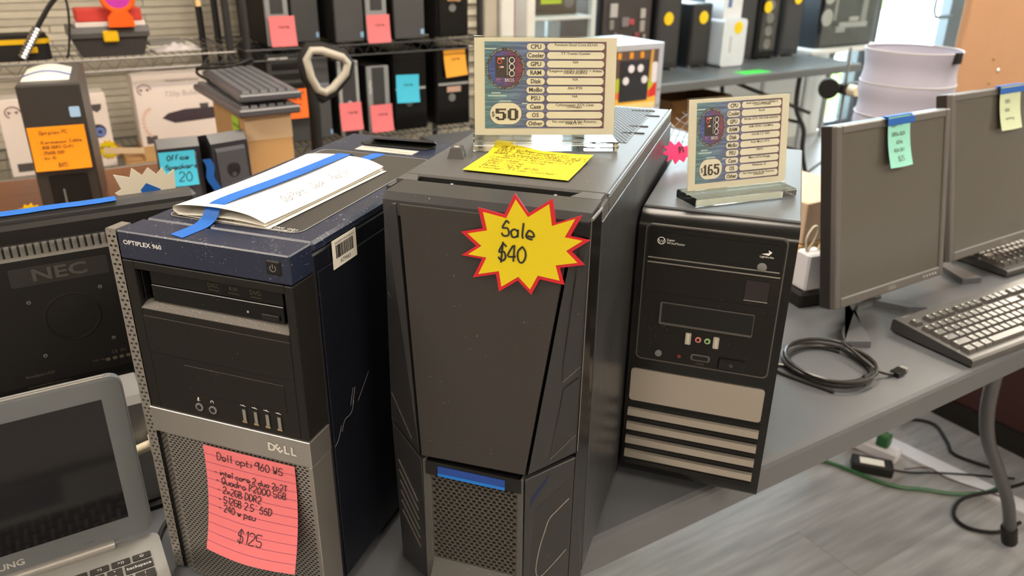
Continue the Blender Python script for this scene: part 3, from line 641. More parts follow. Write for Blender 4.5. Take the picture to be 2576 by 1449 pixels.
burst('sale_burst', 'yellow and red starburst tag reading Sale $40 on the charcoal tower', in_tower(CB, CR, (.151, -.0430, .412)), CR, [((x-151)/1000, (z-412)/1000) for x, z in STAR], RED, YELS, .885, R(-3.5), [('Sale', -.0200, .0075, .0140), ('$40', -.0230, -.0150, .0150)], wd=.00085)

# yellow lined note, key cap on the case top
t = lined_note('sticky_note', 'yellow lined note with handwritten parts list on the charcoal tower top', 'note', in_tower(CB, CR, (.057, .158, .4462)), CR-R(1), .110, .101, YEL,
  [('OLD cyberpower pc', .010, .86, .0062), ('CPU- Pentium Dualcore E2160', .008, .78, .0060), ('RAM- Kingston DDR2 (2GB x2)', .007, .70, .0060), ('ADATA DDR2 (2GBx2)', .020, .62, .0060), ('2 RAM clips broken off', .008, .54, .0060), ('- Storage - none', .006, .455, .0060), ('- PSU- none', .006, .37, .0060), ('- GPU- none', .006, .29, .0060), ('- Mobo- Abit IP35', .006, .21, .0060), ('- Cooler TT air cooler', .006, .125, .0060)], mat('brown_ink', (.09,.06,.0), .7), 0., R(-90), 14, (.50,.34,.0), None, 10, .0004)
for o in t.children:                       # two corners lift off the steel
    for v_ in o.data.vertices:
        x, z = v_.co.x/.110, 1+v_.co.z/.101
        v_.co.y -= .008*max(0, z-.70)**1.5*max(0, 1-x*2.2)*6+.003*max(0, x-.85)*6*max(0, z-.5)
t = thing('key_cap', 'single black keyboard key with power symbol on the charcoal tower', 'key cap', in_tower(CB, CR, (.0285, .108, .444)), CR+R(12))
MB().add([(-.009,-.009,0), (.009,-.009,0), (.009,.009,0), (-.009,.009,0), (-.006,-.0045,.0105), (.006,-.0045,.0105), (.006,.007,.0115), (-.006,.007,.0115)], [(0,3,2,1), (4,5,6,7), (0,1,5,4), (1,2,6,5), (2,3,7,6), (3,0,4,7)]).build('cap', mat('key_dark_grey', (.055,.052,.050), .4, spec=.3), t)
MB().tube([(.0025*math.cos(a), .001+.0025*math.sin(a), .0113) for a in [R(130+280*k/12) for k in range(13)]], .0004, 4).tube([(0,.001,.0113), (0,.0040,.0115)], .0004, 4).build('power_symbol', WHITE, t)
# ------------------------------------------------------------------ price cards in acrylic holders
def price_card(label, loc, rz, price, rows, tilt=8., sx=1.):
    t = thing('sign_holder', label, 'price sign', loc, rz); t.scale = (sx, 1, 1); Wd = .158; s = Wd/1885.*.97; z0 = .012
    MB().cbox(-Wd/2-.001, Wd/2+.001, -.024, .020, 0, .010, .001).build('acrylic_base', ACR2, t)
    Tm = Matrix.Translation((0, 0, z0)) @ Matrix.Rotation(R(-tilt), 4, 'X')
    def X(px): return (px-967)*s
    def Z(py): return (1340-py)*s+.003
    Hh = .107
    MB(Tm).cbox(-Wd/2, Wd/2, -.0042, -.0022, -.002, Hh, .0004).cbox(-Wd/2, Wd/2, .0012, .0032, -.002, Hh, .0004).box(-Wd/2, Wd/2, -.0042, .0032, -.0025, .0005).build('acrylic_plate', ACRY, t)
    cd = MB(Tm).box(-Wd/2+.001, Wd/2-.001, -.0012, .0002, .001, Hh-.002).build('card', mat('card_stock', (.78,.72,.60), .6, var=.03), t)
    MB(Tm).box(X(145), X(1785), -.0015, -.0012, Z(1275), Z(135)).build('artwork', glitch_mat('glitch_art'), cd)
    wh = mat('card_white', (.84,.78,.66), .6, var=.02); dk = mat('card_ink', (.03,.025,.02), .6)
    ol = MB(Tm); pl = MB(Tm); tx = MB(Tm)
    def pill(x0, x1, y0, y1):
        r = (y1-y0)/2*s*.999
        ol.prism(rrect(X(x0)-.0004, X(x1)+.0004, Z(y1)-.0004, Z(y0)+.0004, r+.0004, 6), -.0018, -.0014, 'y'); pl.prism(rrect(X(x0), X(x1), Z(y1), Z(y0), r, 6), -.0020, -.0014, 'y')
    for i, (a, b_) in enumerate(rows):
        yc = 203+i*112
        pill(710, 958, yc-44, yc+44); pill(985, 1760, yc-47, yc+43)
        tx.text(a, 80*s, FRONT(X(834), Z(yc), -.0023), 'CENTER', .95, .018)
        for j, ln in enumerate(b_.split('|')): tx.text(ln, 46*s, FRONT(X(1372), Z(yc-26+j*26), -.0023), 'CENTER', 1.18, .008)
    pill(215, 645, 935, 1220)
    # blocky price digits
    DG = {'5': ['111111','110000','111110','000011','000011','110011','011110'], '0': ['011110','110011','110011','110011','110011','110011','011110'], '1': ['0110','1110','0110','0110','0110','0110','1111'], '6': ['011110','110000','110000','111110','110011','110011','011110']}
    tx.text('$', 95*s, FRONT(X(258), Z(1085), -.0023)); cx = 290.; cw = 24. if len(price) == 2 else 17.
    for ch in price:
        g = DG[ch]
        for r_, row in enumerate(g):
            for c_, b_ in enumerate(row):
                if b_ == '1': tx.box(X(cx+c_*cw), X(cx+(c_+1)*cw), -.0023, -.0019, Z(1010+(r_+1)*22), Z(1010+r_*22))
        cx += (len(g[0])+.9)*cw
    # round logo
    c0 = (X(425), Z(485)); rr = 262*s
    def disc(r, y0, y1): return [(c0[0]+r*math.cos(2*math.pi*k/40), c0[1]+r*1.04*math.sin(2*math.pi*k/40)) for k in range(40)]
    MB(Tm).prism(disc(rr, 0, 0), -.0018, -.0014, 'y').build('logo_ring', dk, cd)
    MB(Tm).prism(disc(rr*.87, 0, 0), -.0020, -.0014, 'y').build('logo_disc', logo_mat(), cd)
    MB(Tm).box(X(288), X(555), -.0022, -.0016, Z(600), Z(320)).build('logo_case', mat('logo_dark', (.03,.02,.025), .6), cd)
    lr = MB(Tm); lw = MB(Tm)
    for k, py in enumerate((378, 462, 548)):
        lw.tube([(X(510)+36*s*math.cos(R(45*q+22)), -.0024, Z(py)+40*s*math.sin(R(45*q+22))) for q in range(8)], .0005, 4, closed=True)
    lr.tube([(X(345)+28*s*math.cos(R(30*q)), -.0024, Z(392)+28*s*math.sin(R(30*q))) for q in range(12)], .0005, 4, closed=True)
    lr.box(X(318), X(375), -.0024, -.002, Z(362), Z(342)); lw.box(X(375), X(410), -.0024, -.002, Z(362), Z(342)); lr.prism([(X(330),Z(462)), (X(362),Z(485)), (X(368),Z(450))], -.0024, -.002, 'y'); lw.box(X(368), X(400), -.0024, -.002, Z(474), Z(454))
    for q in range(14): lw.box(X(442), X(454), -.0024, -.002, Z(350+q*17), Z(343+q*17))
    lr.text('PC', 62*s, FRONT(X(335), Z(637), -.0024), 'CENTER', .85); lw.text('BROS', 62*s, FRONT(X(478), Z(637), -.0024), 'CENTER', .85)
    ring = 'CUSTOM PCS I GAMING COMPUTERS I LAPTOPS I OFFICE PCS I REPAIRS I IT SOLUTIONS I '
    for i, ch in enumerate(ring):
        if ch == ' ': continue
        a = R(84)-2*math.pi*i/len(ring); r_ = rr*.935
        lw.text(ch, 26*s, FRONT(c0[0]+r_*math.cos(a), c0[1]+r_*1.04*math.sin(a), -.0022, a-R(90)))
    lr.build('logo_red_print', mat('logo_red', (.70,.12,.10), .6), cd); lw.build('logo_white_print', mat('logo_white', (.75,.75,.75), .6), cd)
    gl = MB(Tm)
    for px, py, w_, pk in ((140,228,160,0), (600,262,90,1), (235,802,125,0), (510,797,140,1), (150,690,110,1), (620,740,100,1), (650,942,80,0), (345,912,160,0), (190,840,250,0), (640,1130,70,1)):
        if not pk: gl.box(X(px), X(px+w_), -.0017, -.0013, Z(py+9), Z(py-9))
    gl.build('glitch_bars', mat('glitch_pale', (.50,.62,.62), .6), cd)
    ol.build('pill_outline', mat('pill_edge', (.10,.08,.10), .6), cd); pl.build('pill', wh, cd); tx.build('lettering', dk, cd)
    return t
def logo_mat():
    if 'logo_art' in MATS: return MATS['logo_art']
    m = glitch_mat('logo_art'); e = [n for n in m.node_tree.nodes if n.type == 'VALTORGB'][0].color_ramp.elements
    for q, c in zip(e, ((.02,.10,.40,1), (.05,.06,.30,1), (.13,.03,.14,1), (.20,.02,.05,1))): q.color = c
    return m
price_card('cream price sign marked $50 in clear acrylic stand on charcoal tower', in_tower(CB, CR, (.1035, .186, .4445)), CR+R(21), '50',
  [('CPU','Pentium Dual Core E2160'), ('Cooler','TT Tower Cooler'), ('GPU','NA'), ('RAM','Kingston DDR2 2GBX2 + Adata|DDR2 2GBX2'), ('Disk','NA'), ('MoBo','Abit IP35'), ('PSU','NA'), ('Case','Cyberpower ATX Case|(Vintage)'), ('OS',''), ('Other','No warranty & No Returns|PARTS PC')])
price_card('cream price sign marked $165 in clear acrylic stand on small right tower', in_tower(RB, RR_, (.0985, .0700, .3775)), RR_+R(39), '165',
  [('CPU','Intel Core 2 Quad Q8400 4|Core 4 Thread'), ('Cooler','Stock'), ('GPU','Nvidia GTX 750 2GB GDDR5'), ('RAM','4GB DDR3 1333MHz'), ('Disk','256GB 2.5" SSD'), ('MoBo','Acer Micro ATX'), ('PSU','300W'), ('Case','Micro ATX Vintage'), ('OS','Windows 10'), ('Other','No Warranty & No Returns|Untested')], 8., .88)

# ------------------------------------------------------------------ right tower
def right_tower():
    W, D, H = .1746, .3464, .3773
    t = thing('computer_tower', 'small black tower with silver front bars, right of three', 'computer tower', RB, RR_)
    MB().cbox(0, W, 0, D, .018, H, .0015).build('case_body', CHASR, t)
    for x in (.015, W-.04):
        for y in (.03, D-.05): MB().cbox(x, x+.025, y, y+.025, 0, .018, .003).build('foot', BLKM, t)
    prof = [(0,.014), (0,.3745), (-.004,.3735), (-.010,.3705), (-.016,.366), (-.020,.360), (-.0215,.352), (-.0215,.03), (-.019,.020), (-.012,.014)]
    MB().prism(prof, 0, W, 'x').build('bezel', BLKG, t, True)
    Y = -.0215
    MB().prism(rrect(.0085, .1650, .1875, .3625, .007), Y-.0012, Y+.004, 'y').build('panel_rim', mat('satin_grey_rim', (.10,.095,.088), .3, metal=.3), t)
    ip = MB().prism(rrect(.0100, .1635, .1895, .3610, .006), Y-.0018, Y+.004, 'y').build('inner_panel', BLK, t)
    y1 = Y-.0018
    dv = MB().prism(rrect(.0135, .1610, .3185, .3590, .003), y1-.0006, y1+.002, 'y').build('drive_door', BLKG, t)
    MB().prism(rrect(.0190, .1560, .3290, .3545, .003), y1-.0014, y1, 'y').build('drive_inset', BLKG, dv)
    MB().cbox(.0135, .1600, y1-.0012, y1, .3218, .3234, .0003).cbox(.0135, .1615, y1-.0014, y1, .3160, .3176, .0003).build('drive_line', mat('line_grey', (.20,.19,.17), .35), dv)
    MB().lathe([(.0052,0), (.0052,.002), (.0042,.0026), (.0001,.0024)], 18, Matrix.Translation((.1405, y1-.0006, .3275)) @ Matrix.Rotation(R(90), 4, 'X')).build('eject_button', GREYP, dv, True)
    k = MB(); k.tube([(.0275+.0042*math.cos(R(30*q)), y1-.0017, .3445+.0042*math.sin(R(30*q))) for q in range(12)], .0005, 4, closed=True)
    k.tube([(.0245,y1-.0017,.3460), (.0262,y1-.0017,.3420), (.0275,y1-.0017,.3455), (.0290,y1-.0017,.3420), (.0306,y1-.0017,.3465)], .0005, 4)
    k.text('Super', .0040, FRONT(.0335, .3463, y1-.0017), 'LEFT').text('WriteMaster', .0040, FRONT(.0335, .3425, y1-.0017), 'LEFT')
    k.text('LightScribe', .0034, FRONT(.1440, .3400, y1-.0017)).prism([(.1380,.3430), (.1460,.3420), (.1490,.3460), (.1450,.3480), (.1460,.3450)], y1-.0018, y1-.0015, 'y'); k.build('drive_print', WHITE, dv)
    MB().cbox(.012, .1625, y1-.0006, y1+.001, .2790, .3145, .0006).build('bay_cover', BLK, t)
    MB().box(.1262, .1515, y1-.0013, y1, .2853, .3100).build('badge_window', mat('badge_black', (.015,.01,.012), .12), t)
    MB().tube([(.1258,y1-.001,.2850), (.1518,y1-.001,.2850)], .0006, 5).build('badge_edge', mat('line_grey', (.20,.19,.17), .35), t)
    bay = MB().prism(rrect(.0330, .1408, .2390, .2680, .002), y1-.0016, y1+.002, 'y').build('card_bay', mat('bay_rim', (.085,.08,.074), .35), t)
    MB().prism(rrect(.0355, .1400, .2420, .2670, .001), y1-.0019, y1+.002, 'y').build('bay_recess', DARK, bay)
    for u in (.0694, .1019):
        p = MB().prism(rrect(u-.0034, u+.0034, .2175, .2330, .0014), y1-.0016, y1, 'y').build('usb_port', STEEL, t)
        MB().box(u-.0012, u+.0012, y1-.0019, y1-.001, .2195, .2310).build('usb_tongue', CREAM, p)
    for u, m in ((.0811, mat('pink_jack', (.62,.20,.19), .45)), (.0918, mat('green_jack', (.33,.50,.24), .45))):
        p = MB().lathe([(.0036,0), (.0036,.0014), (.0020,.0016), (.0019,.0004)], 16, Matrix.Translation((u, y1, .2254)) @ Matrix.Rotation(R(90), 4, 'X')).build('audio_jack', m, t, True)
        MB().lathe([(.0015,0), (.0015,.0018)], 10, Matrix.Translation((u, y1, .2254)) @ Matrix.Rotation(R(90), 4, 'X')).build('jack_hole', DARK, p)
    p = MB().prism(rrect(.0745, .0975, .1975, .2060, .003), y1-.0016, y1, 'y').build('esata_port', mat('bay_rim', (.085,.08,.074), .35), t); MB().prism(rrect(.0770, .0950, .1993, .2042, .001), y1-.002, y1, 'y').build('port_slot', DARK, p)
    MB().text('E SATA', .0028, FRONT(.0862, .1935, y1-.0003)).build('port_print', mat('grey_print2', (.18,.17,.16), .5), t)
    pw_ = MB().cbox(.1072, .1378, y1-.0026, y1, .1912, .2066, .0012).build('power_button', BLKG, t)
    MB().tube([(.1225+.0018*math.cos(R(130+25*q)), y1-.0028, .1990+.0018*math.sin(R(130+25*q))) for q in range(12)], .0003, 4).tube([(.1225,y1-.0028,.1990), (.1225,y1-.0028,.2015)], .0003, 4).build('power_symbol', mat('grey_print2', (.18,.17,.16), .5), pw_)
    MB().lathe([(.0042,0), (.0040,.0022), (.0001,.0026)], 14, Matrix.Translation((.0360, y1, .1995)) @ Matrix.Rotation(R(90), 4, 'X')).build('reset_knob', GREYP, t, True)
    MB().lathe([(.0024,0), (.0022,.001), (.0001,.0014)], 12, Matrix.Translation((.0610, y1, .1993)) @ Matrix.Rotation(R(90), 4, 'X')).build('red_led', mat('dark_red_led', (.18,.02,.02), .3), t, True)
    SP = mat('champagne_silver', (.44,.40,.35), .38, metal=.75, var=.05)
    MB().prism(rrect(.0050, .1650, .1272, .1728, .004), Y-.0020, Y+.002, 'y').build('silver_plate', SP, t)
    MB().box(.0050, .1655, Y-.0006, Y+.001, .030, .1235).build('louvre_back', DARK, t)
    for z in (.1065, .0855, .0645, .0435): MB().prism([(Y-.0065,z), (Y-.0068,z+.0095), (Y-.0030,z+.0108), (Y,z+.0085), (Y,z+.002)], .0052, .1652, 'x').build('silver_slat', SP, t)
    for z in (.1195, .0995, .0785, .0575, .0355): MB().prism([(Y-.0020,z-.002), (Y-.0014,z+.002), (Y,z+.002), (Y,z-.002)], .0055, .1648, 'x').build('louvre_blade', BLKG, t)
right_tower()
# pink burst sticking out behind the acrylic sign
PK = [(.0,.012), (.010,.010), (.016,.017), (.022,.010), (.031,.015), (.036,.006), (.060,.009), (.060,-.010), (.036,-.009), (.030,-.015), (.024,-.010), (.014,-.016), (.012,-.008), (.0,-.010), (.007,-.003), (-.004,.001), (.007,.005)]
burst('price_burst', 'hot pink jagged tag between the centre and right towers', in_tower(RB, RR_, (-.004, .172, .3955)), RR_+R(50), PK, HOT, None, texts=[('P1', .026, -.002, .008)], rx=R(-30))
# ------------------------------------------------------------------ monitor seen from behind, laptop, docking box
def back_monitor():
    t = thing('monitor', 'black monitor seen from behind with embossed letters and blue tape', 'monitor', (0, 1.03, TZ))
    z = lambda a: a-TZ
    MB().cbox(-.172, .172, .016, .045, z(.80), z(1.098), .006).build('front_frame', mat('monitor_rim', (.045,.046,.05), .35), t)
    MB().cbox(-.160, .160, .006, .018, z(.812), z(1.088), .005).build('back_shell', BLKM, t)
    MB().prism([(.006, z(1.0665)), (-.0012, z(1.0480)), (.0, z(.885)), (.006, z(.872))], -.152, .152, 'x').build('back_housing', BLKM, t)
    vg = MB().prism([(-.0015,z(1.0480)), (.0050,z(1.0650)), (.0054,z(1.0645)), (-.0005,z(1.0470))], -.15, .15, 'x').build('vent_ledge', mat('ledge_grey', (.20,.19,.175), .5), t)
    for k in range(38):
        x = -.146+k*.0078; MB().box(x, x+.0022, -.0035, .006, z(1.0535), z(1.0655)).build('vent_slot', DARK, vg)
    pl = MB().prism(rrect(-.052, .053, z(1.0150), z(1.0385), .003), -.0016, .002, 'y').build('name_plate', mat('plate_black', (.026,.025,.024), .5), t)
    k = MB(); k.text('NEC', .021, FRONT(.0, z(1.0267), -.0030), 'CENTER', 1.45, .02); o = k.build('embossed_letters', mat('emboss_black', (.085,.080,.074), .3), pl)
    so = o.modifiers.new('s', 'SOLIDIFY'); so.thickness = .0016
    MB().tube([(.003+.030*math.cos(R(9*q)), -.0006, z(.966)+.030*math.sin(R(9*q))) for q in range(40)], .0016, 6, closed=True).build('mount_ring', BLKM, t, True)
    for x, zz in ((-.039,.994), (.039,.998), (.042,.926), (-.036,.921)): MB().lathe([(.0024,0), (.0024,.001), (.0012,.0014), (.0010,.0002)], 10, Matrix.Translation((x, 0, z(zz))) @ Matrix.Rotation(R(90), 4, 'X')).build('screw_boss', GREYP, t, True)
    k = MB(); k.text('AccuSync LCD', .0052, FRONT(-.062, z(.897), -.0006), 'LEFT')
    for i in range(6): k.text('Model rating 100-240V 50/60Hz made for display use', .0024, FRONT(-.062, z(.892-i*.0034), .0008), 'LEFT', .9)
    k.text('CE  FC', .006, FRONT(.045, z(.906), -.0006)).text('TUV  UL', .004, FRONT(.020, z(.899), -.0004)).text('(c)', .007, FRONT(.012, z(.893), .0))
    for i in range(5): k.box(.028+i*.008, .033+i*.008, -.0008, -.0004, z(.8955), z(.8995))
    k.build('rating_print', mat('label_print_grey', (.16,.13,.09), .6), t)
    MB().cbox(-.03, .03, .02, .04, .012, z(.81), .004).build('stand_neck', BLKM, t); MB().cbox(-.10, .10, -.03, .12, 0, .014, .005).build('stand_base', BLKM, t)
back_monitor()
def edge_tape(name, label, loc, w, d, drop, m=BLUET, rz=0.):
    t = thing(name, label, 'tape', loc, rz)
    MB().grid(lambda u, v: (u*w+(.003*math.sin(v*9) if u in (0, 1) else 0), d*min(1, v*2)-.0006, .0006 if v <= .5 else .0006-drop*(v-.5)*2), 4, 8, .0003).build('tape', m, t)
tt = thing('tape_strip', 'blue masking tape along the top edge of the rear facing monitor', 'tape', (-.16, 1.046, 1.098))
MB().grid(lambda u, v: (u*.238, .001+v*.020, .0006+.0004*math.sin(u*20)), 12, 2, .0003).build('tape', BLUET, tt)
BST = [(.004,.0), (-.002,.006), (.006,.010), (.0,.030), (.018,.024), (.022,.036), (.033,.025), (.041,.034), (.050,.024), (.058,.032), (.062,.021), (.072,.028), (.070,.0)]
bt = burst('price_burst', 'cream starburst tag standing behind the rear facing monitor, back side showing', (.082, 1.078, 1.093), 0, BST, mat('card_back', (.78,.72,.58), .7), None)
MB().prism([(.028,.006), (.036,.014), (.052,.004), (.05,.0), (.03,.0)], -.0006, 0, 'y').build('tape_piece', BLUET, bt)

def laptop():
    t = thing('laptop', 'open silver grey laptop with dark screen at the left table edge', 'laptop', (.036, .842, TZ))
    GB = mat('laptop_grey', (.17,.185,.20), .4, metal=.3); GD = mat('laptop_deck', (.36,.36,.345), .42, metal=.3)
    W = .29
    def deck(x, y): return (x, y)
    MB().prism(rrect(-W, 0, -.205, -.002, .012), .003, .017, 'z').build('base', GD, t)
    for x in (-.02, -W+.02):
        for y in (-.19,-.02): MB().lathe([(.006,0), (.006,.003)], 10, Matrix.Translation((x, y, 0))).build('foot', BLKM, t)
    MB().tube([(-.245,-.006,.0200), (-.046,-.006,.0200)], .0062, 14).build('hinge_bar', mat('hinge_silver', (.42,.41,.39), .3, metal=.6), t, True)
    KB = mat('laptop_key', (.030,.027,.025), .5); kl = MB()
    kx, pitch = -.012, .0190
    def key(x1, w, y1, h, leg='', sz=.0055, leg2=''):
        b = MB().prism(rrect(x1-w+.0012, x1-.0012, y1-h+.0012, y1-.0012, .0015, 3), .0165, .0186, 'z').build('key', KB, t)
        if leg: kl.text(leg, sz, TOP(x1-w/2, y1-h/2+(.0035 if leg2 else 0), .0188))
        if leg2: kl.text(leg2, sz, TOP(x1-w/2, y1-h/2-.004, .0188))
    y = -.034
    xs = kx
    for i in range(13): key(xs, .0215, y, .0115, ('', '>))', '>)', 'x', '*', '*', '[]', '[ ]', 'C', '>', '<', '', '')[i], .0055); xs -= .0215
    kl.tube([(kx-.01075+.0018*math.cos(R(130+25*q)), y-.00575+.0018*math.sin(R(130+25*q)), .0189) for q in range(12)], .0003, 4).tube([(kx-.01075, y-.0057, .0189), (kx-.01075, y-.0032, .0189)], .0003, 4)
    y -= .0125
    key(kx, .0310, y, .0165, 'backspace', .0062); xs = kx-.031
    for a, b_ in (('+','='), ('_','-'), (')','0'), ('(','9'), ('*','8'), ('&','7'), ('^','6'), ('%','5'), ('$','4'), ('#','3'), ('@','2'), ('!','1'), ('~','`')): key(xs, .0178, y, .0165, a, .0048, b_); xs -= .0178
    y -= .0178; key(kx, .0225, y, .0165, '|', .0048, '\\'); xs = kx-.0225
    for a in ('}','{','P','O','I','U','Y','T','R','E','W','Q'): key(xs, .0178, y, .0165, a); xs -= .0178
    key(xs, .027, y, .0165, 'tab', .0045)
    y -= .0178; key(kx, .0320, y, .0165, 'enter', .0055); xs = kx-.032
    for a in ('"',':','L','K','J','H','G','F','D','S','A'): key(xs, .0178, y, .0165, a); xs -= .0178
    key(xs, .035, y, .0165)
    y -= .0178; key(kx, .042, y, .0165, 'shift', .005); xs = kx-.042
    for a in ('?','>','<','M','N','B','V','C','X','Z'): key(xs, .0178, y, .0165, a); xs -= .0178
    key(xs, .043, y, .0165)
    kl.build('key_legends', WHITE, t)
    MB().prism(rrect(-.19, -.09, -.200, -.135, .004), .0168, .0174, 'z').build('touchpad', GB, t)
    # lid, nearly upright
    Lm = Matrix.Translation((0, -.004, .022)) @ Matrix.Rotation(R(-2), 4, 'X')
    ld = MB(Lm).prism(rrect(-W-.003, -.003, 0, .205, .013), .0, .010, 'y').build('lid', mat('laptop_lid', (.20,.21,.23), .38, metal=.3), t)
    MB(Lm).prism(rrect(-W-.001, -.005, .002, .203, .012), -.0012, .0002, 'y').build('bezel', GB, ld)
    MB(Lm).box(-W+.012, -.026, -.0017, -.001, .028, .181).build('screen', mat('laptop_screen', (.006,.006,.008), .10, dust=.05), t)
    MB(Lm).text('SAMSUNG', .0105, FRONT(-.132, .0135, -.0016), 'RIGHT', 1.1, .03).build('lettering', mat('chrome_emblem', (.75,.73,.68), .25, metal=.6), ld)
    MB(Lm).prism(rrect(-.076, -.066, .0085, .0105, .0008), -.0026, -.001, 'y').build('bumper', GB, ld)
    MB(Lm).tube([(-W+.01,.001,.2052), (-.02,.001,.2052)], .0011, 6).tube([(-W+.01,.005,.2056), (-.018,.005,.2056)], .0012, 6).build('lid_edge', mat('hinge_silver', (.42,.41,.39), .3, metal=.6), ld)
laptop()
t = thing('docking_box', 'silver grey box standing between the laptop and the left tower', 'device', (.005, .915, TZ))
MB().cbox(-.09, .056, 0, .075, 0, .155, .008).build('shell', mat('warm_silver', (.30,.30,.30), .4, metal=.3), t); MB().box(-.09, .064, -.012, .085, -.0, .006).build('plinth', BLKM, t)
t = thing('video_plug', 'cream cable plug sticking out beside the laptop lid', 'cable plug', (.030, .902, TZ+.095))
MB().tube([(-.02,0,-.008), (.022,0,.0)], .0065, 10).build('plug_sleeve', CREAM, t, True); MB().cbox(.020, .034, -.010, .010, -.013, .013, .003).build('plug_head', CREAM, t)
MB().tube(smooth2([(-.02,0,-.008), (-.045,.0,-.02), (-.06,-.005,-.055), (-.05,-.008,-.09)]), .0045, 8).build('cord', CREAM, t, True)
t = thing('power_brick', 'black power brick with white label between laptop and tower', 'power adapter', (.118, .938, TZ), R(-50))
MB().cbox(-.02, .022, -.028, .030, 0, .034, .004).build('brick', BLKM, t); MB().box(-.012, .010, -.0285, -.0279, .006, .026).build('label', PAPER, t)
MB().tube(smooth2([(.0,-.03,.012), (.012,-.055,.008), (.010,-.10,.004), (.03,-.14,.004)]), .003, 6).build('cord', BLKM, t, True)

# ------------------------------------------------------------------ monitors, keyboards and bits on the right
def monitor(label, loc, W, H, tilt, base, hub=(.19, .085)):
    t = thing('monitor', label, 'monitor', loc); Tm = Matrix.Rotation(R(-tilt), 4, 'X'); z0 = loc[2]-TZ
    fm = mat('monitor_frame', (.13,.12,.112), .4); b = .014
    fr = MB(Tm).cbox(0, b, 0, .03, 0, H, .002).cbox(W-b, W, 0, .03, 0, H, .002).cbox(b, W-b, 0, .03, H-b, H, .002).cbox(b, W-b, 0, .03, 0, b+.004, .002).build('frame', fm, t)
    MB(Tm).cbox(-.001, W+.001, .010, .034, -.001, H+.0005, .002).build('side_rim', mat('monitor_dark_rim', (.022,.019,.018), .4), t)
    MB(Tm).cbox(.03, W-.03, .03, .06, .04, H-.04, .01).build('rear_shell', BLKM, t)
    MB(Tm).box(b-.001, W-b+.001, .0035, .012, b+.003, H-b+.001).build('screen', mat('monitor_screen', (.105,.095,.080), .15, spec=.55, var=.03), t)  # screen base colour raised to stand in for the reflected bright wall
    MB(Tm).box(b+.004, W-b-.002, -.0004, .003, b+.0025, b+.0042).build('chin_line', GREYL, t)
    MB(Tm).text('DELL', .0095, FRONT(W/2, .0085, -.0006), 'CENTER', 1.1).build('lettering', mat('chrome_emblem', (.75,.73,.68), .25, metal=.6), fr)
    for k in range(5): MB(Tm).lathe([(.0028,0), (.0026,.0015), (.0001,.002)], 10, Matrix.Translation((W-.028-k*.0095, 0, .0085)) @ Matrix.Rotation(R(90), 4, 'X')).build('button', GREYL, t)
    cx, cy = hub
    MB().cbox(cx-.035, cx+.035, cy-.02, cy+.02, -z0+.012, .12, .004).build('stand_neck', BLKM, t)
    sb = MB().prism([(cx-.035,cy-.03), (cx+.035,cy-.03), (cx+.04,cy+.05), (cx-.04,cy+.05)], -z0, -z0+.016, 'z').build('stand_hub', GREYP, t)
    for pts in base:
        MB().prism(pts, -z0, -z0+.012, 'z').build('stand_arm', mat('stand_grey', (.10,.105,.115), .4), t)
    return t
ARM = [[(.155,.06), (.160,.09), (.09,.005), (.040,-.055), (.0,-.030), (.03,.0)], [(.215,.06), (.190,.075), (.230,.0), (.262,-.020), (.255,.02)]]
monitor('grey framed monitor with mint note taped to its top edge', (1.16, .770, .800), .328, .3225, 10.9, ARM)
monitor('grey framed monitor with pale green note at the right edge of the table', (1.560, .800, .800), .410, .3370, 12.8, [[(.15,.12), (.17,.15), (.12,.05), (.105,-.02), (.06,-.005), (.09,.06)], [(.22,.14), (.20,.17), (.32,.17), (.34,.15)]], (.185, .160))
def top_note(label, loc, w, h, m, texts, slant):
    t = lined_note('sticky_note', label, 'note', loc, 0, w, h, m, texts, mat('grey_ink', (.12,.16,.15), .7), .012, R(-8), 0, nv=8, wd=.0005)
    MB().grid(lambda u, v: (-.004+u*(w+.014), -.002+.014*min(1, v*2) if v <= .5 else -.0022, .0018 if v <= .5 else .0018-.016*(v-.5)*2), 3, 6, .0004).build('blue_tape', BLUET, t)
top_note('mint green note hanging from blue tape on the left flat monitor', (1.290, .8262, 1.1195), .064, .088, MINT, [('Dell 19', .008, .80, .007), ('1280x1024', .008, .62, .006), ('60Hz', .02, .46, .006), ('VGA DVI', .012, .30, .006), ('$25', .02, .12, .008)], 0)
top_note('pale green note hanging from blue tape on the right flat monitor', (1.722, .8695, 1.131), .078, .088, PALE, [('1280', .016, .62, .007), ('VGA', .016, .42, .007), ('working', .016, .24, .006)], 0)

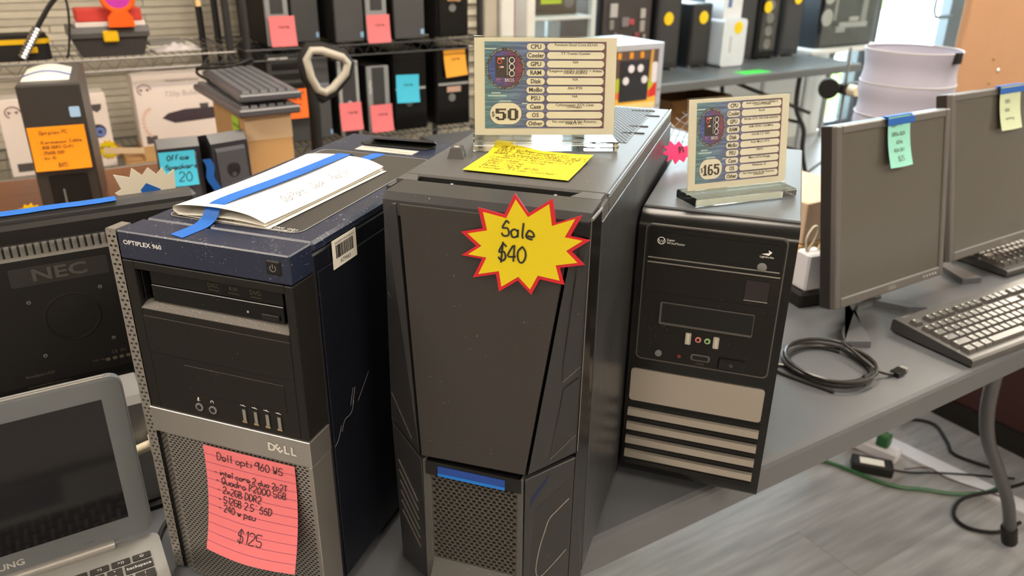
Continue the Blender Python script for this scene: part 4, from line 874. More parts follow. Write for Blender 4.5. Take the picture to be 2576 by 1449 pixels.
KCAP = mat('worn_key_cap', (.075,.070,.066), .25); KBODY = mat('keyboard_body', (.050,.048,.046), .3)
_km = {}
def keyboard(label, loc, rz, rows=True):
    t = thing('keyboard', label, 'keyboard', loc, rz)
    W, D = .45, .158
    MB().prism([(0,.004), (0,.014), (.004,.017), (D-.004,.028), (D,.024), (D,.004)], 0, W, 'x').build('body', KBODY, t)
    for x in (.03, W-.05): MB().cbox(x, x+.02, D-.02, D-.01, 0, .004, .001).build('foot', BLKM, t); MB().cbox(x, x+.02, .012, .022, 0, .004, .001).build('foot', BLKM, t)
    leg = MB()
    def key(x, r, w=1.):
        y = .014+r*.0190+(.006 if r == 5 else 0); z = .0165+y*.0715; k = round(w, 2)
        if k not in _km:
            ww = .0185*w; h = .0175
            _km[k] = MB().add([(0,0,0), (ww,0,0), (ww,h,0), (0,h,0), (.0028,.0035,.0075), (ww-.0028,.0035,.0075), (ww-.0028,h-.0015,.008), (.0028,h-.0015,.008)], [(4,5,6,7), (0,1,5,4), (1,2,6,5), (2,3,7,6), (3,0,4,7)]).mesh('key'); _km[k].materials.append(KCAP)
        o = bpy.data.objects.new('key', _km[k]); col.objects.link(o); o.parent = t; o.location = (x, y, z); o.rotation_euler = (R(4), 0, 0)
        leg.box(x+.006, x+.0085, y+.011, y+.014, z+.0086, z+.0090)
    u = .0190
    for r, ws in enumerate([[1.25]*3+[5.75]+[1.25]*4, [2.25]+[1]*10+[2.75], [1.75]+[1]*11+[2.25], [1.5]+[1]*12+[1.5], [1]*13+[2]]):
        x = .010
        for w_ in ws: key(x, r, w_); x += w_*u
    for x in [0]+[2+i for i in range(4)]+[6.5+i for i in range(4)]+[11+i for i in range(4)]: key(.010+x*u, 5)
    for i in range(3):
        for r in (3, 4, 5): key(.303+i*u, r)
        key(.303+i*u, 0)
    key(.303+u, 1)
    for i in range(4):
        for r in range(5): key(.368+i*u, r)
    leg.build('key_legends', WHITE, t)
    MB().text('DELL', .008, TOP(.025, .150, .0290)).build('lettering', mat('chrome_emblem', (.75,.73,.68), .25, metal=.6), t)
keyboard('black keyboard with shiny worn keys at the front edge of the table', (1.280, .578, TZ), R(-2.5))
keyboard('second black keyboard lying behind the front one near the right monitor', (1.735, .765, TZ), R(-3))
t = thing('cable_bundle', 'bundle of black cables tied with a tan strap below the right monitor', 'cable', (1.97, .985, TZ))
for k in range(7): MB().tube(smooth2([(-.11, .0+random.uniform(-.02,.02), .008+.006*(k//3)), (-.03, .006*(k % 3)-.006, .008+.007*(k//3)), (.03, .006*(k % 3)-.006, .008+.007*(k//3)), (.12, random.uniform(-.03,.03), .008+.006*(k//3))]), .0042, 6).build('cable', BLKM, t, True)
MB().tube([(.0+.0*q, .019*math.cos(R(30*q)), .015+.017*math.sin(R(30*q))) for q in range(12)], .0035, 6, closed=True).build('strap', CARDL, t)
def usb_cable():
    t = thing('usb_cable', 'coiled black cable with metal plug on the table in front of the monitor', 'cable', (1.072, .7065, TZ)); pts = []
    for k in range(4*24+1):
        a = R(20)+2*math.pi*k/24; r = .066+.004*math.sin(k*.37)+.0022*(k//24); pts.append((r*math.cos(a), r*math.sin(a), .0035+.0042*(k//24)))
    pts += [(.045,-.062,.012), (.062,-.072,.006), (.075,-.0755,.004)]
    MB().tube(pts, .0031, 7).build('cord', mat('cable_black', (.025,.024,.023), .3), t, True)
    MB().tube(smooth2([(-.06,.03,.006), (-.075,.05,.003), (-.085,.025,.0031), (-.06,-.06,.0031)]), .0031, 7).build('loose_end', mat('cable_black', (.025,.024,.023), .3), t, True)
    Tm = Matrix.Translation((.083,-.0755,.005)) @ Matrix.Rotation(R(5), 4, 'Z')
    MB(Tm).cbox(-.012, .012, -.008, .008, -.0048, .0048, .0015).build('plug_body', BLKG, t); MB(Tm).box(.012, .024, -.006, .006, -.0022, .0022).build('plug_metal', STEEL, t)
    MB().tube([(.0, -.073, .002), (.004, -.066, .018), (.001, -.058, .002)], .0015, 5).build('twist_tie', BLKM, t)
usb_cable()
t = thing('power_adapter', 'white power adapter block with cream cords between tower and monitor', 'power adapter', (1.235, .895, TZ), R(-12))
WP = mat('white_adapter_plastic', (.70,.69,.74), .4)
MB().cbox(-.012, .058, -.008, .05, 0, .030, .004).build('black_socket', BLKM, t); MB().cbox(0, .044, 0, .040, .030, .108, .004).build('block', WP, t)
MB().tube(smooth2([(.008,.02,.106), (.003,.02,.135), (.016,.02,.158), (.028,.02,.150), (.020,.02,.125), (.010,.022,.108)]), .0026, 7).build('cord', CREAM, t, True)
MB().tube(smooth2([(.034,.02,.106), (.045,.022,.125), (.065,.024,.130)]), .0026, 7).tube(smooth2([(.042,.02,.088), (.055,.022,.095), (.070,.024,.10)]), .0026, 7).build('cord', CREAM, t, True)
t = thing('carton', 'pale peach carton behind the white adapter and the monitor', 'box', (1.345, 1.00, TZ))
MB().cbox(0, .20, 0, .18, .075, .165, .002).build('upper_box', mat('peach_card', (.66,.48,.34), .8), t); MB().cbox(-.004, .204, -.002, .18, 0, .073, .002).build('lower_box', CARD, t)
def fan():
    t = thing('desk_fan', 'small wire cage desk fan behind the right tower', 'fan', (1.285, 1.255, TZ), R(-28))
    MB().lathe([(.055,0), (.055,.010), (.03,.018), (.012,.024)], 24).build('base', BLKM, t, True); MB().tube([(0,.0,.02), (0,.0,.19)], .010, 10).build('post', BLKM, t, True)
    c = Vector((0, -.02, .245)); r0 = .085
    MB().lathe([(.022,0), (.026,.02), (.020,.05)], 18, Matrix.Translation(c+Vector((0,.045,0))) @ Matrix.Rotation(R(90), 4, 'X')).build('motor', BLKM, t, True)
    cg = MB()
    for r in (.016,.030,.044,.058,.072,r0):
        cg.tube([c+Vector((r*math.cos(R(15*q)), -.016*(1-(r/r0)**2), r*math.sin(R(15*q)))) for q in range(24)], .0010, 4, closed=True)
    for q in range(30):
        a = R(12*q); cg.tube([c+Vector((r*math.cos(a+r*4), -.016*(1-(r/r0)**2), r*math.sin(a+r*4))) for r in (.016,.040,.065,r0)]+[c+Vector((r0*math.cos(a+r0*4), .03, r0*math.sin(a+r0*4)))], .0007, 4)
    cg.build('wire_cage', mat('grey_wire', (.30,.31,.32), .35, metal=.4), t)
    for q in range(3):
        a = R(120*q); MB().add([tuple(c+Vector((x*math.cos(a)-z*math.sin(a), y, x*math.sin(a)+z*math.cos(a)))) for x, y, z in ((.01,.005,-.008), (.06,.0,-.02), (.062,.012,.02), (.01,.015,.008))], [(0,1,2,3)]).build('blade', GREYP, t)
fan()
# floor clutter under the table
t = thing('power_adapter', 'black laptop power adapter with white label on the floor', 'power adapter', (1.885, 1.04, 0), R(-50))
MB().cbox(-.055, .055, -.027, .027, 0, .032, .004).build('brick', BLKM, t); MB().box(-.035, .03, -.018, .012, .0318, .0324).build('label', PAPER, t)
def floor_cable(label, m, pts, r=.004, name='cable'):
    tag(MB().tube(smooth2([(x, y, z+r+.001) for x, y, z in pts]), r, 7).build(name, m, None, True), label, 'cable')
GRN = mat('green_cord', (.03,.12,.045), .4)
floor_cable('green extension cord snaking over the floor under the table', GRN, [(1.70,1.25,0), (1.80,1.13,0), (1.86,.97,0), (1.93,.90,0), (1.98,.85,0), (2.05,.80,.010), (2.15,.80,0)], .0055)
floor_cable('thick black cable looping round the floor beside the table leg', BLKM, [(2.22,.76,.01), (2.08,.78,.02), (1.98,.82,.006), (1.90,.80,0), (1.88,.75,0), (1.93,.70,0), (2.02,.69,0)], .005)
floor_cable('black cable arching over the white floor strip', BLKM, [(2.05,1.12,0), (2.13,1.14,.02), (2.22,1.14,0), (2.26,1.08,0), (2.20,1.0,0), (2.16,.95,.0), (2.20,.84,0)], .005)
floor_cable('thin black cord running from the floor adapter', BLKM, [(1.92,1.0,.01), (1.97,.97,0), (2.02,.92,.012), (2.10,.86,.012), (2.2,.80,0)], .003)
floor_cable('thin brown wire trailing across the floor strip', mat('brown_wire', (.08,.05,.035), .5), [(1.97,.99,0), (2.02,.95,.012), (2.02,.90,.010), (2.04,.84,.012), (2.07,.78,.010), (2.10,.72,0)], .002)
tag(MB().prism([(1.985,1.36), (2.045,1.36), (2.125,.66), (2.065,.66)], 0, .010, 'z').build('cable_cover', mat('white_cable_cover', (.60,.60,.64), .5)), 'flat white cable cover strip lying on the floor', 'cable cover')
t = thing('power_strip', 'white power strip with plugs on the floor under the table', 'power strip', (1.962, 1.120, 0), R(-74))
MB().cbox(-.10, .10, -.025, .025, 0, .035, .005).build('body', mat('white_adapter_plastic', (.70,.69,.74), .4), t)
for x, m in ((-.06,BLKM), (-.01,BLKM), (.05,GRN)): MB().cbox(x-.018, x+.018, -.018, .018, .035, .075, .005).build('plug', m, t)
# ------------------------------------------------------------------ wire shelving along the back wall
WIRE = mat('dull_chrome_wire', (.20,.19,.18), .4, metal=.5); WIREB = mat('black_wire', (.02,.02,.022), .45)
def shelving(label, x0, x1, m, pm):
    t = thing('wire_shelf', label, 'shelf', (x0, 2.76, 0)); W, D = x1-x0, .44
    for x in (.012, W-.012):
        for y in (.012, D-.012): MB().tube([(x, y, 0), (x, y, 1.75)], .0125, 10).build('post', pm, t, True)
    for zt in (.715, 1.050, 1.42, .25):
        d = MB().tube([(0,0,zt), (W,0,zt)], .0032, 5).tube([(0,0,zt-.035), (W,0,zt-.035)], .0032, 5).tube([(0,D,zt), (W,D,zt)], .0032, 5).tube([(0,D,zt-.035), (W,D,zt-.035)], .0032, 5)
        for x in (0, W): d.tube([(x,0,zt), (x,D,zt)], .0032, 5).tube([(x,0,zt-.035), (x,D,zt-.035)], .0032, 5)
        n = int(W/.026)*2//2
        d.tube([(W*k/n, 0, zt-(.0 if k % 2 else .035)) for k in range(n+1)], .0022, 4)
        k = .02
        while k < W-.01: d.tube([(k,0,zt+.001), (k,D,zt+.001)], .0018, 4); k += .024
        for y in (.15,.30): d.tube([(0,y,zt-.003), (W,y,zt-.003)], .0026, 4)
        d.build('wire_deck', m, t)['kind'] = 'stuff'
shelving('dull chrome wire shelving unit at the left with tool box and boxes', -.62, .640, WIRE, WIREB)
shelving('black wire shelving unit packed with computer towers', .672, 1.585, WIREB, WIREB)
UZ, LZ = 1.053, .718
def pc(label, x0, x1, z0, h, y=2.79, d=.38, style='plain', m=None, name='computer_tower', rz=0., grp=None):
    t = thing(name, label, 'computer tower', (x0, y, z0), rz, grp); W = x1-x0; m = m or BLKM
    MB().cbox(0, W, .012, d, .004, h, .003).build('case_body', m, t)
    for x in (.008, W-.020): MB().box(x, x+.012, .02, .04, 0, .004).build('foot', BLKM, t); MB().box(x, x+.012, d-.05, d-.03, 0, .004).build('foot', BLKM, t)
    if style == 'sff':      # slim desktop with grey frame and dark centre
        MB().cbox(0, W, 0, .012, .004, h, .002).build('front_frame', mat('slim_grey', (.24,.25,.26), .4), t)
        MB().box(W*.22, W*.78, -.001, .004, h*.36, h*.98).build('front_grille', mat('slim_dark', (.035,.036,.038), .5), t)
        MB().text('OptiPlex', .014, FRONT(W*.12, h*.7, -.0012, R(90)), 'CENTER').build('lettering', WHITE, t)
    elif style == 'edge':   # dark front between two silver edges
        MB().cbox(0, W*.16, -.002, .012, .004, h, .002).cbox(W*.84, W, -.002, .012, .004, h, .002).build('silver_edge', GREYL, t)
        MB().box(W*.16, W*.84, .0, .012, .004, h-.004).build('front_panel', mat('slim_dark', (.035,.036,.038), .5), t)
        MB().lathe([(.008,0), (.008,.002), (.0001,.003)], 14, Matrix.Translation((W*.5, 0, h*.46)) @ Matrix.Rotation(R(90), 4, 'X')).build('badge', GREYL, t)
    elif style == 'gloss':  # glossy black consumer tower
        MB().cbox(0, W, -.004, .012, .004, h, .004).build('front_panel', BLKG, t)
        MB().box(W*.05, W*.95, -.0055, -.002, h*.52, h*.55).build('silver_line', GREYL, t)
        MB().cbox(W*.1, W*.9, -.006, -.002, h*.80, h*.93, .002).build('drive_flap', BLKG, t)
        MB().lathe([(.015,0), (.015,.002), (.0001,.003)], 16, Matrix.Translation((W*.45, -.004, h*.36)) @ Matrix.Rotation(R(90), 4, 'X')).build('badge', GREYP, t)
        MB().box(W*.30, W*.72, -.0055, -.003, h*.43, h*.50).build('sticker', mat('peach_sticker', (.5,.33,.26), .6), t)
    elif style == 'bays':   # office tower with bays
        MB().cbox(0, W, 0, .012, .004, h, .003).build('front_panel', mat('office_grey', (.045,.046,.048), .45), t)
        for k in range(3): MB().cbox(W*.12, W*.92, -.002, .002, h*(.83-.11*k), h*(.90-.11*k), .001).build('drive_bay', BLK, t)
        MB().box(W*.05, W*.55, -.001, .002, h*.935, h*.965).build('name_sticker', WHITE, t)
        MB().cbox(W*.15, W*.35, -.004, 0, h*.05, h*.09, .001).build('blue_port', mat('blue_port', (.05,.2,.5), .4), t)
    else:                   # plain dark slab with a badge
        MB().cbox(0, W, 0, .012, .004, h, .003).build('front_panel', mat('slab_grey', (.060,.060,.064), .5), t)
        MB().cbox(W*.32, W*.98, -.003, .002, h*.60, h*.70, .002).build('drive_bay', mat('bay_blue_grey', (.16,.165,.20), .4), t)
        MB().box(W*.86, W*.97, -.001, .002, h*.06, h*.12).build('sticker', mat('blue_sticker', (.25,.42,.65), .5), t)
    return t
pc('slim grey fronted desktop at the left end of the upper tower row', .760, .838, UZ, .30, style='sff')
pc('plain dark desktop standing just right of the left pink note, upper shelf', .868, .965, UZ, .30, y=2.86, m=mat('khaki_grey', (.09,.085,.07), .6))
pc('plain dark tower with blue grey bay left of the right upper pink note', 1.000, 1.106, UZ, .31)
pc('slim grey fronted desktop with pink note in the middle of the upper row', 1.116, 1.196, UZ, .30, style='sff')
pc('plain dark tower with blue sticker right of the pink note, upper shelf', 1.225, 1.346, UZ, .31)
pc('dark tower at the right end of the upper shelf row', 1.405, 1.530, UZ, .30, style='gloss')
pc('office tower with drive bays and orange note behind the handle', .745, .880, LZ, .312, style='bays')
pc('black desktop behind the pointed handle on the lower shelf', .900, .965, LZ, .29, y=2.80, m=BLKM)
pc('slim desktop with silver edges above the left lower pink note', .995, 1.072, LZ, .275, style='edge')
pc('slim grey fronted desktop on the lower shelf beside the blue noted tower', 1.105, 1.192, LZ, .250, style='sff')
pc('glossy black tower with sky blue note on the lower shelf', 1.208, 1.345, LZ, .297, style='gloss', m=BLKG)
pc('glossy black tower with orange note at the right end of lower shelf', 1.388, 1.532, LZ, .305, style='gloss', m=BLKG)
def small_note(label, x, y, z, m, w=.1, h=.098, rot=0., texts=(('none', .03, .6, .012),)):
    t = lined_note('sticky_note', label, 'note', (x, y, z), 0, w, h, m, texts, mat('faded_ink_'+m.name, tuple(c*.35 for c in m.node_tree.nodes['Mix'].inputs[6].default_value[:3]), .7), .010, 0, 0, nv=6, wd=.0012)
    t.rotation_euler = (0, rot, 0); return t
small_note('pink note hanging from the slim desktop at the left of the upper shelf', .766, 2.780, 1.155, PINK, .088)
small_note('pink note hanging from the slim desktop in the middle of the upper shelf', 1.113, 2.780, 1.147, PINK, .088)
small_note('pink note on the silver edged desktop behind the handle, lower shelf', .990, 2.783, .846, PINK, .084, .10)
small_note('pink note on the slim grey desktop, lower shelf', 1.108, 2.783, .828, PINK, .088, .10)
small_note('sky blue note on the glossy tower, lower shelf', 1.215, 2.777, .932, CYAN, .094, .102, R(2))
small_note('amber orange note on the glossy tower at the right end, lower shelf', 1.414, 2.777, 1.008, mat('amber_note', (.80,.36,.03), .7), .094, .100, R(-4))
small_note('bright orange note with dense writing on the office tower', .788, 2.776, .912, ORA2, .092, .100, 0, (('optiplex 9', .012, .80, .009), ('i5 8GB 25', .012, .62, .009), ('win 10 pr', .012, .44, .009), ('$120', .02, .2, .012)))
small_note('amber slip with blue tape at the top of the right upper tower', 1.430, 2.777, 1.225, mat('amber_note', (.80,.36,.03), .7), .06, .035)

# left unit, upper shelf
t = thing('tool_pouch', 'black and yellow zip pouch on the upper shelf at far left', 'pouch', (-.12, 2.80, UZ))
MB().prism(rrect(0, .235, 0, .10, .03), .0, .062, 'z').build('body', BLKM, t); MB().prism(rrect(-.002, .237, -.002, .102, .03), .048, .062, 'z').build('yellow_band', mat('tool_yellow', (.75,.45,.0), .5), t)
MB().prism(rrect(.004, .231, .004, .096, .03), .062, .074, 'z').build('lid', BLKM, t); MB().cbox(.175, .200, -.006, .0, .022, .040, .002).build('pull_tab', mat('tool_yellow', (.75,.45,.0), .5), t)
t = thing('inspection_lamp', 'ribbed chrome hand lamp with looping black cord on upper shelf', 'lamp', (.03, 2.775, UZ))
d0, d1 = Vector((.005,-.004,.012)), Vector((.06,-.004,.095))
MB().tube([d0.lerp(d1, k/20) for k in range(21)], [.011+.003*(k % 2) for k in range(21)], 12).build('ribbed_body', mat('chrome', (.55,.57,.62), .2, metal=1.), t, True)
MB().tube(smooth2([d1, (.10,0,.15), (.135,.01,.185)]), .007, 8).build('gooseneck', BLKM, t, True); MB().tube(smooth2([(.13,.01,.18), (.142,.0,.195), (.150,.0,.16), (.145,.0,.10), (.130,-.005,.03), (.12,-.005,.005)]), .0035, 7).build('cord', BLKM, t, True)
t = thing('tool_box', 'dark plastic tool box with yellow latch on the upper shelf', 'tool box', (.175, 2.79, UZ))
TBX = mat('tool_box_grey', (.045,.043,.042), .5)
MB().add([(.02,.01,0), (.195,.01,0), (.195,.14,0), (.02,.14,0), (.0,0,.058), (.213,0,.058), (.213,.15,.058), (.0,.15,.058)], [(0,3,2,1), (4,5,6,7), (0,1,5,4), (1,2,6,5), (2,3,7,6), (3,0,4,7)]).build('tub', TBX, t)
MB().prism([(-.006,.058), (-.006,.072), (.004,.088), (.15,.088), (.158,.072), (.158,.058)], -.005, .218, 'x').build('lid', mat('tool_box_lid', (.07,.067,.066), .45), t)
MB().cbox(.085, .128, -.012, -.004, .044, .078, .005).build('latch', mat('tool_yellow', (.75,.45,.0), .5), t)
t = thing('carton', 'red and white carton lying on the tool box', 'box', (.192, 2.80, UZ+.088)); MB().cbox(0, .195, 0, .10, 0, .014, .001).build('white_base', mat('carton_white', (.75,.70,.66), .7), t)
MB().cbox(.006, .189, .002, .098, .014, .052, .004).build('red_lid', mat('carton_red', (.62,.05,.035), .6), t)
t = thing('hand_tool', 'orange plastic tool with round grip and magenta label on the carton', 'tool', (.268, 2.772, UZ+.088)); OR = mat('tool_orange', (.95,.12,.005), .4)
MB().prism([(.012,0), (.086,0), (.082,.028), (.070,.045), (.028,.045), (.014,.028)], -.004, .016, 'y').build('foot_block', OR, t)
MB().tube([(.049+.042*math.cos(R(18*q)), .006, .082+.036*math.sin(R(18*q))) for q in range(20)], .0085, 8, closed=True).build('ring_grip', OR, t, True)
MB().prism([(.049+.034*math.cos(R(18*q)), .082+.028*math.sin(R(18*q))) for q in range(20)], .002, .010, 'y').build('magenta_label', mat('magenta_label', (.50,.03,.38), .6), t); MB().hand('KJ', .02, FRONT(.034, .086, .0015), .0015).build('handwriting', INK, t)
t = thing('plastic_bag', 'crumpled clear plastic bag on the upper shelf right of tool box', 'bag', (.405, 2.80, UZ+.002))
MB().grid(lambda u, v: (u*.14, v*.10, .004+.024*math.sin(u*3.1)*math.sin(v*3.1)*(.6+.4*math.sin(u*17)*math.cos(v*13))), 16, 12, .001).build('film', mat('bag_film', (.62,.58,.60), .25), t, True)
t = thing('paper_stack', 'flat stack of grey sheets behind the plastic bag', 'papers', (.40, 2.92, UZ+.002)); MB().cbox(0, .15, 0, .12, 0, .006, .0005).build('lower_sheets', PAPER, t); MB().cbox(.01, .12, .02, .12, .006, .020, .0005).build('upper_pad', mat('pad_grey', (.25,.24,.22), .8), t)
t = thing('hanging_tag', 'small blue and amber tag hanging from the shelf above the plastic bag', 'tag', (.545, 2.765, 1.195))
MB().tube([(0,0,.04), (0,0,.185)], .0008, 5).build('string', BLKM, t); MB().cbox(-.009, .009, -.003, .003, .018, .045, .002).build('blue_cap', mat('tag_blue', (.06,.10,.40), .5), t); MB().lathe([(.009,0), (.009,.02)], 12).build('amber_bead', mat('tag_amber', (.8,.55,.25), .5), t)

# lower shelf of the left unit: white camera boxes, cardboard tray
def cam_box(label, x0, x1, z0, h, y, art):
    t = thing('retail_box', label, 'box', (x0, y, z0)); W = x1-x0
    MB().cbox(0, W, 0, .10, 0, h, .001).build('carton', mat('retail_white', (.74,.66,.61), .6, var=.03), t)
    dk = mat('retail_dark', (.05,.035,.045), .5); pr_ = MB(); 
    if art == 'round':
        ring = MB(); c = (W*.52, h*.50)
        for q in range(16): 
            a = R(95+14*q) if q < 13 else R(-60+30*(q-13)); ring.prism([(c[0]+.088*math.cos(a)*.9+.009*math.cos(R(45*i)), c[1]+.075*math.sin(a)+.009*math.sin(R(45*i))) for i in range(8)], -.0008, 0, 'y')
        ring.build('light_dots', mat('retail_peach', (.70,.48,.40), .6), t)
        for (u, v_, r) in ((.36,.44,.022), (.52,.56,.020), (.88,.50,.021)):
            o = MB().lathe([(r,0), (r,.001)], 20, Matrix.Translation((W*u, -.0004, h*v_)) @ Matrix.Rotation(R(90), 4, 'X')).build('lens_print', dk, t)
            MB().lathe([(r*.72,0), (r*.72,.0014), (r*.3,.0015), (r*.28,.0006)], 20, Matrix.Translation((W*u+.003, -.0004, h*v_-.003)) @ Matrix.Rotation(R(90), 4, 'X')).build('lens_blue', mat('retail_blue', (.14,.22,.52), .4), o)
        pr_.text('720p', .030, FRONT(W*.55, h*.80, -.0006)); pr_.text('ZAN', .02, FRONT(W*.20, h*.13, -.0008))
    else:
        MB().prism([(W*.30,h*.40), (W*.45,h*.32), (W*.98,h*.34), (W*1.0,h*.50), (W*.6,h*.50), (W*.38,h*.46)], -.0008, 0, 'y').build('camera_print', dk, t)
        MB().text('720p Bullet', .024, FRONT(W*.60, h*.72, -.0006)).build('title_print', mat('retail_grey', (.45,.40,.38), .6), t)
        pr_.text('Weatherproof Camera', .011, FRONT(W*.62, h*.90, -.0006))
        MB().box(W*.03, W*.99, -.0006, 0, h*.83, h*.87).build('top_band', mat('retail_band', (.62,.57,.56), .6), t)
        for q in range(10): a = R(100+16*q); MB().prism([(W*.18+.03*math.cos(a)+.006*math.cos(R(60*i)), h*.35+.045*math.sin(a)+.006*math.sin(R(60*i))) for i in range(6)], -.0008, 0, 'y').build('light_dot', mat('retail_peach', (.70,.48,.40), .6), t)
    MB().box(W*.06, W*.20, -.0006, 0, h*.06, h*.17).build('corner_logo', mat('retail_ink', (.08,.07,.07), .6), t); MB().prism([(W*.80,h*.56), (W*.92,h*.56), (W*.91,h*.47), (W*.86,h*.43), (W*.81,h*.47)] if art != 'round' else [(W*.84,h*.86), (W*.95,h*.86), (W*.94,h*.79), (W*.895,h*.75), (W*.85,h*.79)], -.0007, 0, 'y').build('shield_print', mat('retail_ink', (.08,.07,.07), .6), t)
    pr_.build('title_lettering', mat('retail_ink', (.08,.07,.07), .6), t)
    lg = MB(); cx, cz = W*.13, h*(.80 if art != 'round' else .84)
    lg.tube([(cx+.020*math.cos(R(15*q)), -.0006, cz+.017*math.sin(R(15*q))) for q in range(17)], .0016, 4).prism([(cx-.014,cz+.004), (cx-.003,cz), (cx-.012,cz-.006)], -.0008, 0, 'y').prism([(cx+.014,cz+.004), (cx+.003,cz), (cx+.012,cz-.006)], -.0008, 0, 'y').build('owl_mark', mat('retail_maroon', (.16,.07,.07), .6), t)
cam_box('white boxed security camera set behind the tall black tower', -.060, .232, LZ, .230, 2.78, 'round')
cam_box('white boxed bullet camera standing behind the small speakers', .318, .560, LZ+.038, .235, 2.80, 'bullet')
t = thing('cardboard_tray', 'shallow brown cardboard tray on the lower shelf under the camera box', 'box', (.255, 2.768, LZ))
MB().box(.0, .33, 0, .16, 0, .004).box(.06, .33, 0, .004, .004, .052).box(.06, .33, .156, .16, .004, .036).box(.0, .004, 0, .16, .004, .036).box(.326, .33, .0, .16, .004, .036).box(.06,.30,.03,.15,.004,.036).build('tray', CARD, t)
MB().add([(.06,.0,.050), (.06,.0,.030), (-.06,-.045,.055), (-.06,-.045,.075)], [(0,1,2,3)]).build('flap', CARDL, t)
SB = [(.030*math.cos(R(15*k))*(1 if k % 2 else .78), .032*math.sin(R(15*k))*(1 if k % 2 else .78)) for k in range(24)]
burst('price_burst', 'yellow burst tag stuck on the camera box with lens print', (.214, 2.7785, .772), 0, SB, mat('burst_gold', (.80,.40,.0), .6), YELS, .88, texts=[('night owl', -.022, .006, .006), ('$125', -.012, -.012, .011)])
burst('price_burst', 'yellow burst tag lying against the tall black tower on the wooden table', (-.03, 2.06, .80), R(20), SB, mat('burst_gold', (.80,.40,.0), .6), YELS, .88)

# ------------------------------------------------------------------ wooden table: tall black tower, speakers, cardboard box with keyboards
t = thing('computer_tower', 'tall black tower with orange lined note on the wooden table', 'computer tower', (.000, 2.130, TZ), R(-6.5))
HPB = mat('tower_brown_black', (.034,.031,.028), .42)
MB().cbox(0, .130, .0, .34, .008, .345, .004).build('case_body', mat('tower_side_black', (.06,.058,.060), .35), t); MB().cbox(0, .130, -.012, .001, .004, .345, .004).build('front_panel', HPB, t)
for x in (.01,.08):
    for y in (.02,.29): MB().box(x, x+.025, y, y+.025, 0, .008).build('foot', BLKM, t)
MB().prism(rrect(.098, .120, .268, .292, .003), -.0135, -.010, 'y').build('blue_badge', mat('blue_badge', (.35,.55,.80), .4), t)
MB().prism(rrect(.025, .108, .012, .135, .006), -.0130, -.010, 'y').build('lower_door', BLK, t); MB().box(.05, .054, -.0145, -.012, .03, .10).build('door_slit', GREYP, t)
def on_tower(q): return in_tower((0, 2.130, TZ), R(-6.5), q)
lined_note('sticky_note', 'large orange lined note with handwriting on the tall black tower', 'note', on_tower((.004, -.0135, .250)), R(-6.5), .118, .102, ORA, [('Optiplex PC', .022, .83, .008), ('- i5 processor 3.6GHz', .014, .62, .0065), ('- 8GB DDR3 (2x4)', .016, .50, .0065), ('- 256GB SSD', .016, .38, .0065), ('- Win 10', .016, .26, .0065), ('$85', .048, .08, .009)], curl=.006, lines=14, linecol=(.75,.22,.0), wd=.0005)
t = thing('folded_paper', 'white folded paper with blue tape on the tall black tower', 'paper', on_tower((.008, .04, .345)), R(-6.5))
MB().grid(lambda u, v: (u*.10, v*.20, .001+.012*math.sin(min(1, v*6)*1.57)*math.sin(u*3.14*.96+.06)), 12, 10, .0004).build('sheet', PAPER, t, True); MB().grid(lambda u, v: (u*.10, v*.01, .001), 8, 2, .0003).build('under_sheet', PAPER, t)
MB().grid(lambda u, v: (-.002+u*.104, .06+v*.018, .0018+.012*math.sin(u*3.14*.96+.06)), 8, 1, .0003).build('tape', BLUET, t)
def speaker(label, x, y, rz):
    t = thing('speaker', label, 'speaker', (x, y, TZ), rz); SK = mat('speaker_black', (.022,.022,.028), .35)
    MB().prism([(0,0), (.012,.215), (.030,.235), (.085,.222), (.105,.0)], -.045, .045, 'x').build('cabinet', SK, t, True)
    MB().prism([(-.004,.012), (.007,.195), (.012,.205), (.006,.012)], -.036, .036, 'x').build('grille', mat('speaker_grille', (.05,.052,.065), .6), t)
    for z in (.06, .14): MB().lathe([(.028,0), (.026,.003), (.008,.005), (.0001,.003)], 16, Matrix.Translation((0, .001+z*.05, z)) @ Matrix.Rotation(R(90), 4, 'X')).build('cone', BLKM, t, True)
    return t
speaker('small black speaker carrying the cyan handwritten note', .288, 1.895, R(-4)); speaker('small black speaker beside the tall cardboard box', .405, 1.900, R(12))
lined_note('sticky_note', 'cyan note reading Office Speakers 20 on the left speaker', 'note', (.240, 1.878, .955), R(-6), .076, .078, CYAN, [('Office', .016, .76, .011), ('Speakers', .010, .50, .011), ('20', .034, .14, .020)], curl=.008, lines=0, wd=.0009)
t = thing('tape_strip', 'strip of blue tape joining the cyan note to the speakers', 'tape', (.330, 1.872, .93)); MB().grid(lambda u, v: (u*.018+.020*v+.004*math.sin(v*11), .012*v, -.11*v), 2, 10, .0004).build('tape', BLUET, t)
t = thing('cardboard_box', 'tall plain cardboard box with lime note carrying grey keyboards', 'box', (.455, 1.955, TZ))
MB().cbox(0, .112, 0, .34, 0, .262, .001).build('carton', CARD, t); MB().box(-.001, .113, -.0008, .0, .20, .262).build('tape_band', CARDL, t)
lined_note('sticky_note', 'lime green note stuck on the side of the tall cardboard box', 'note', (.4535, 2.085, .985), R(-90), .070, .12, LIME, [('keyboards', .008, .8, .009)], curl=.004, lines=0)
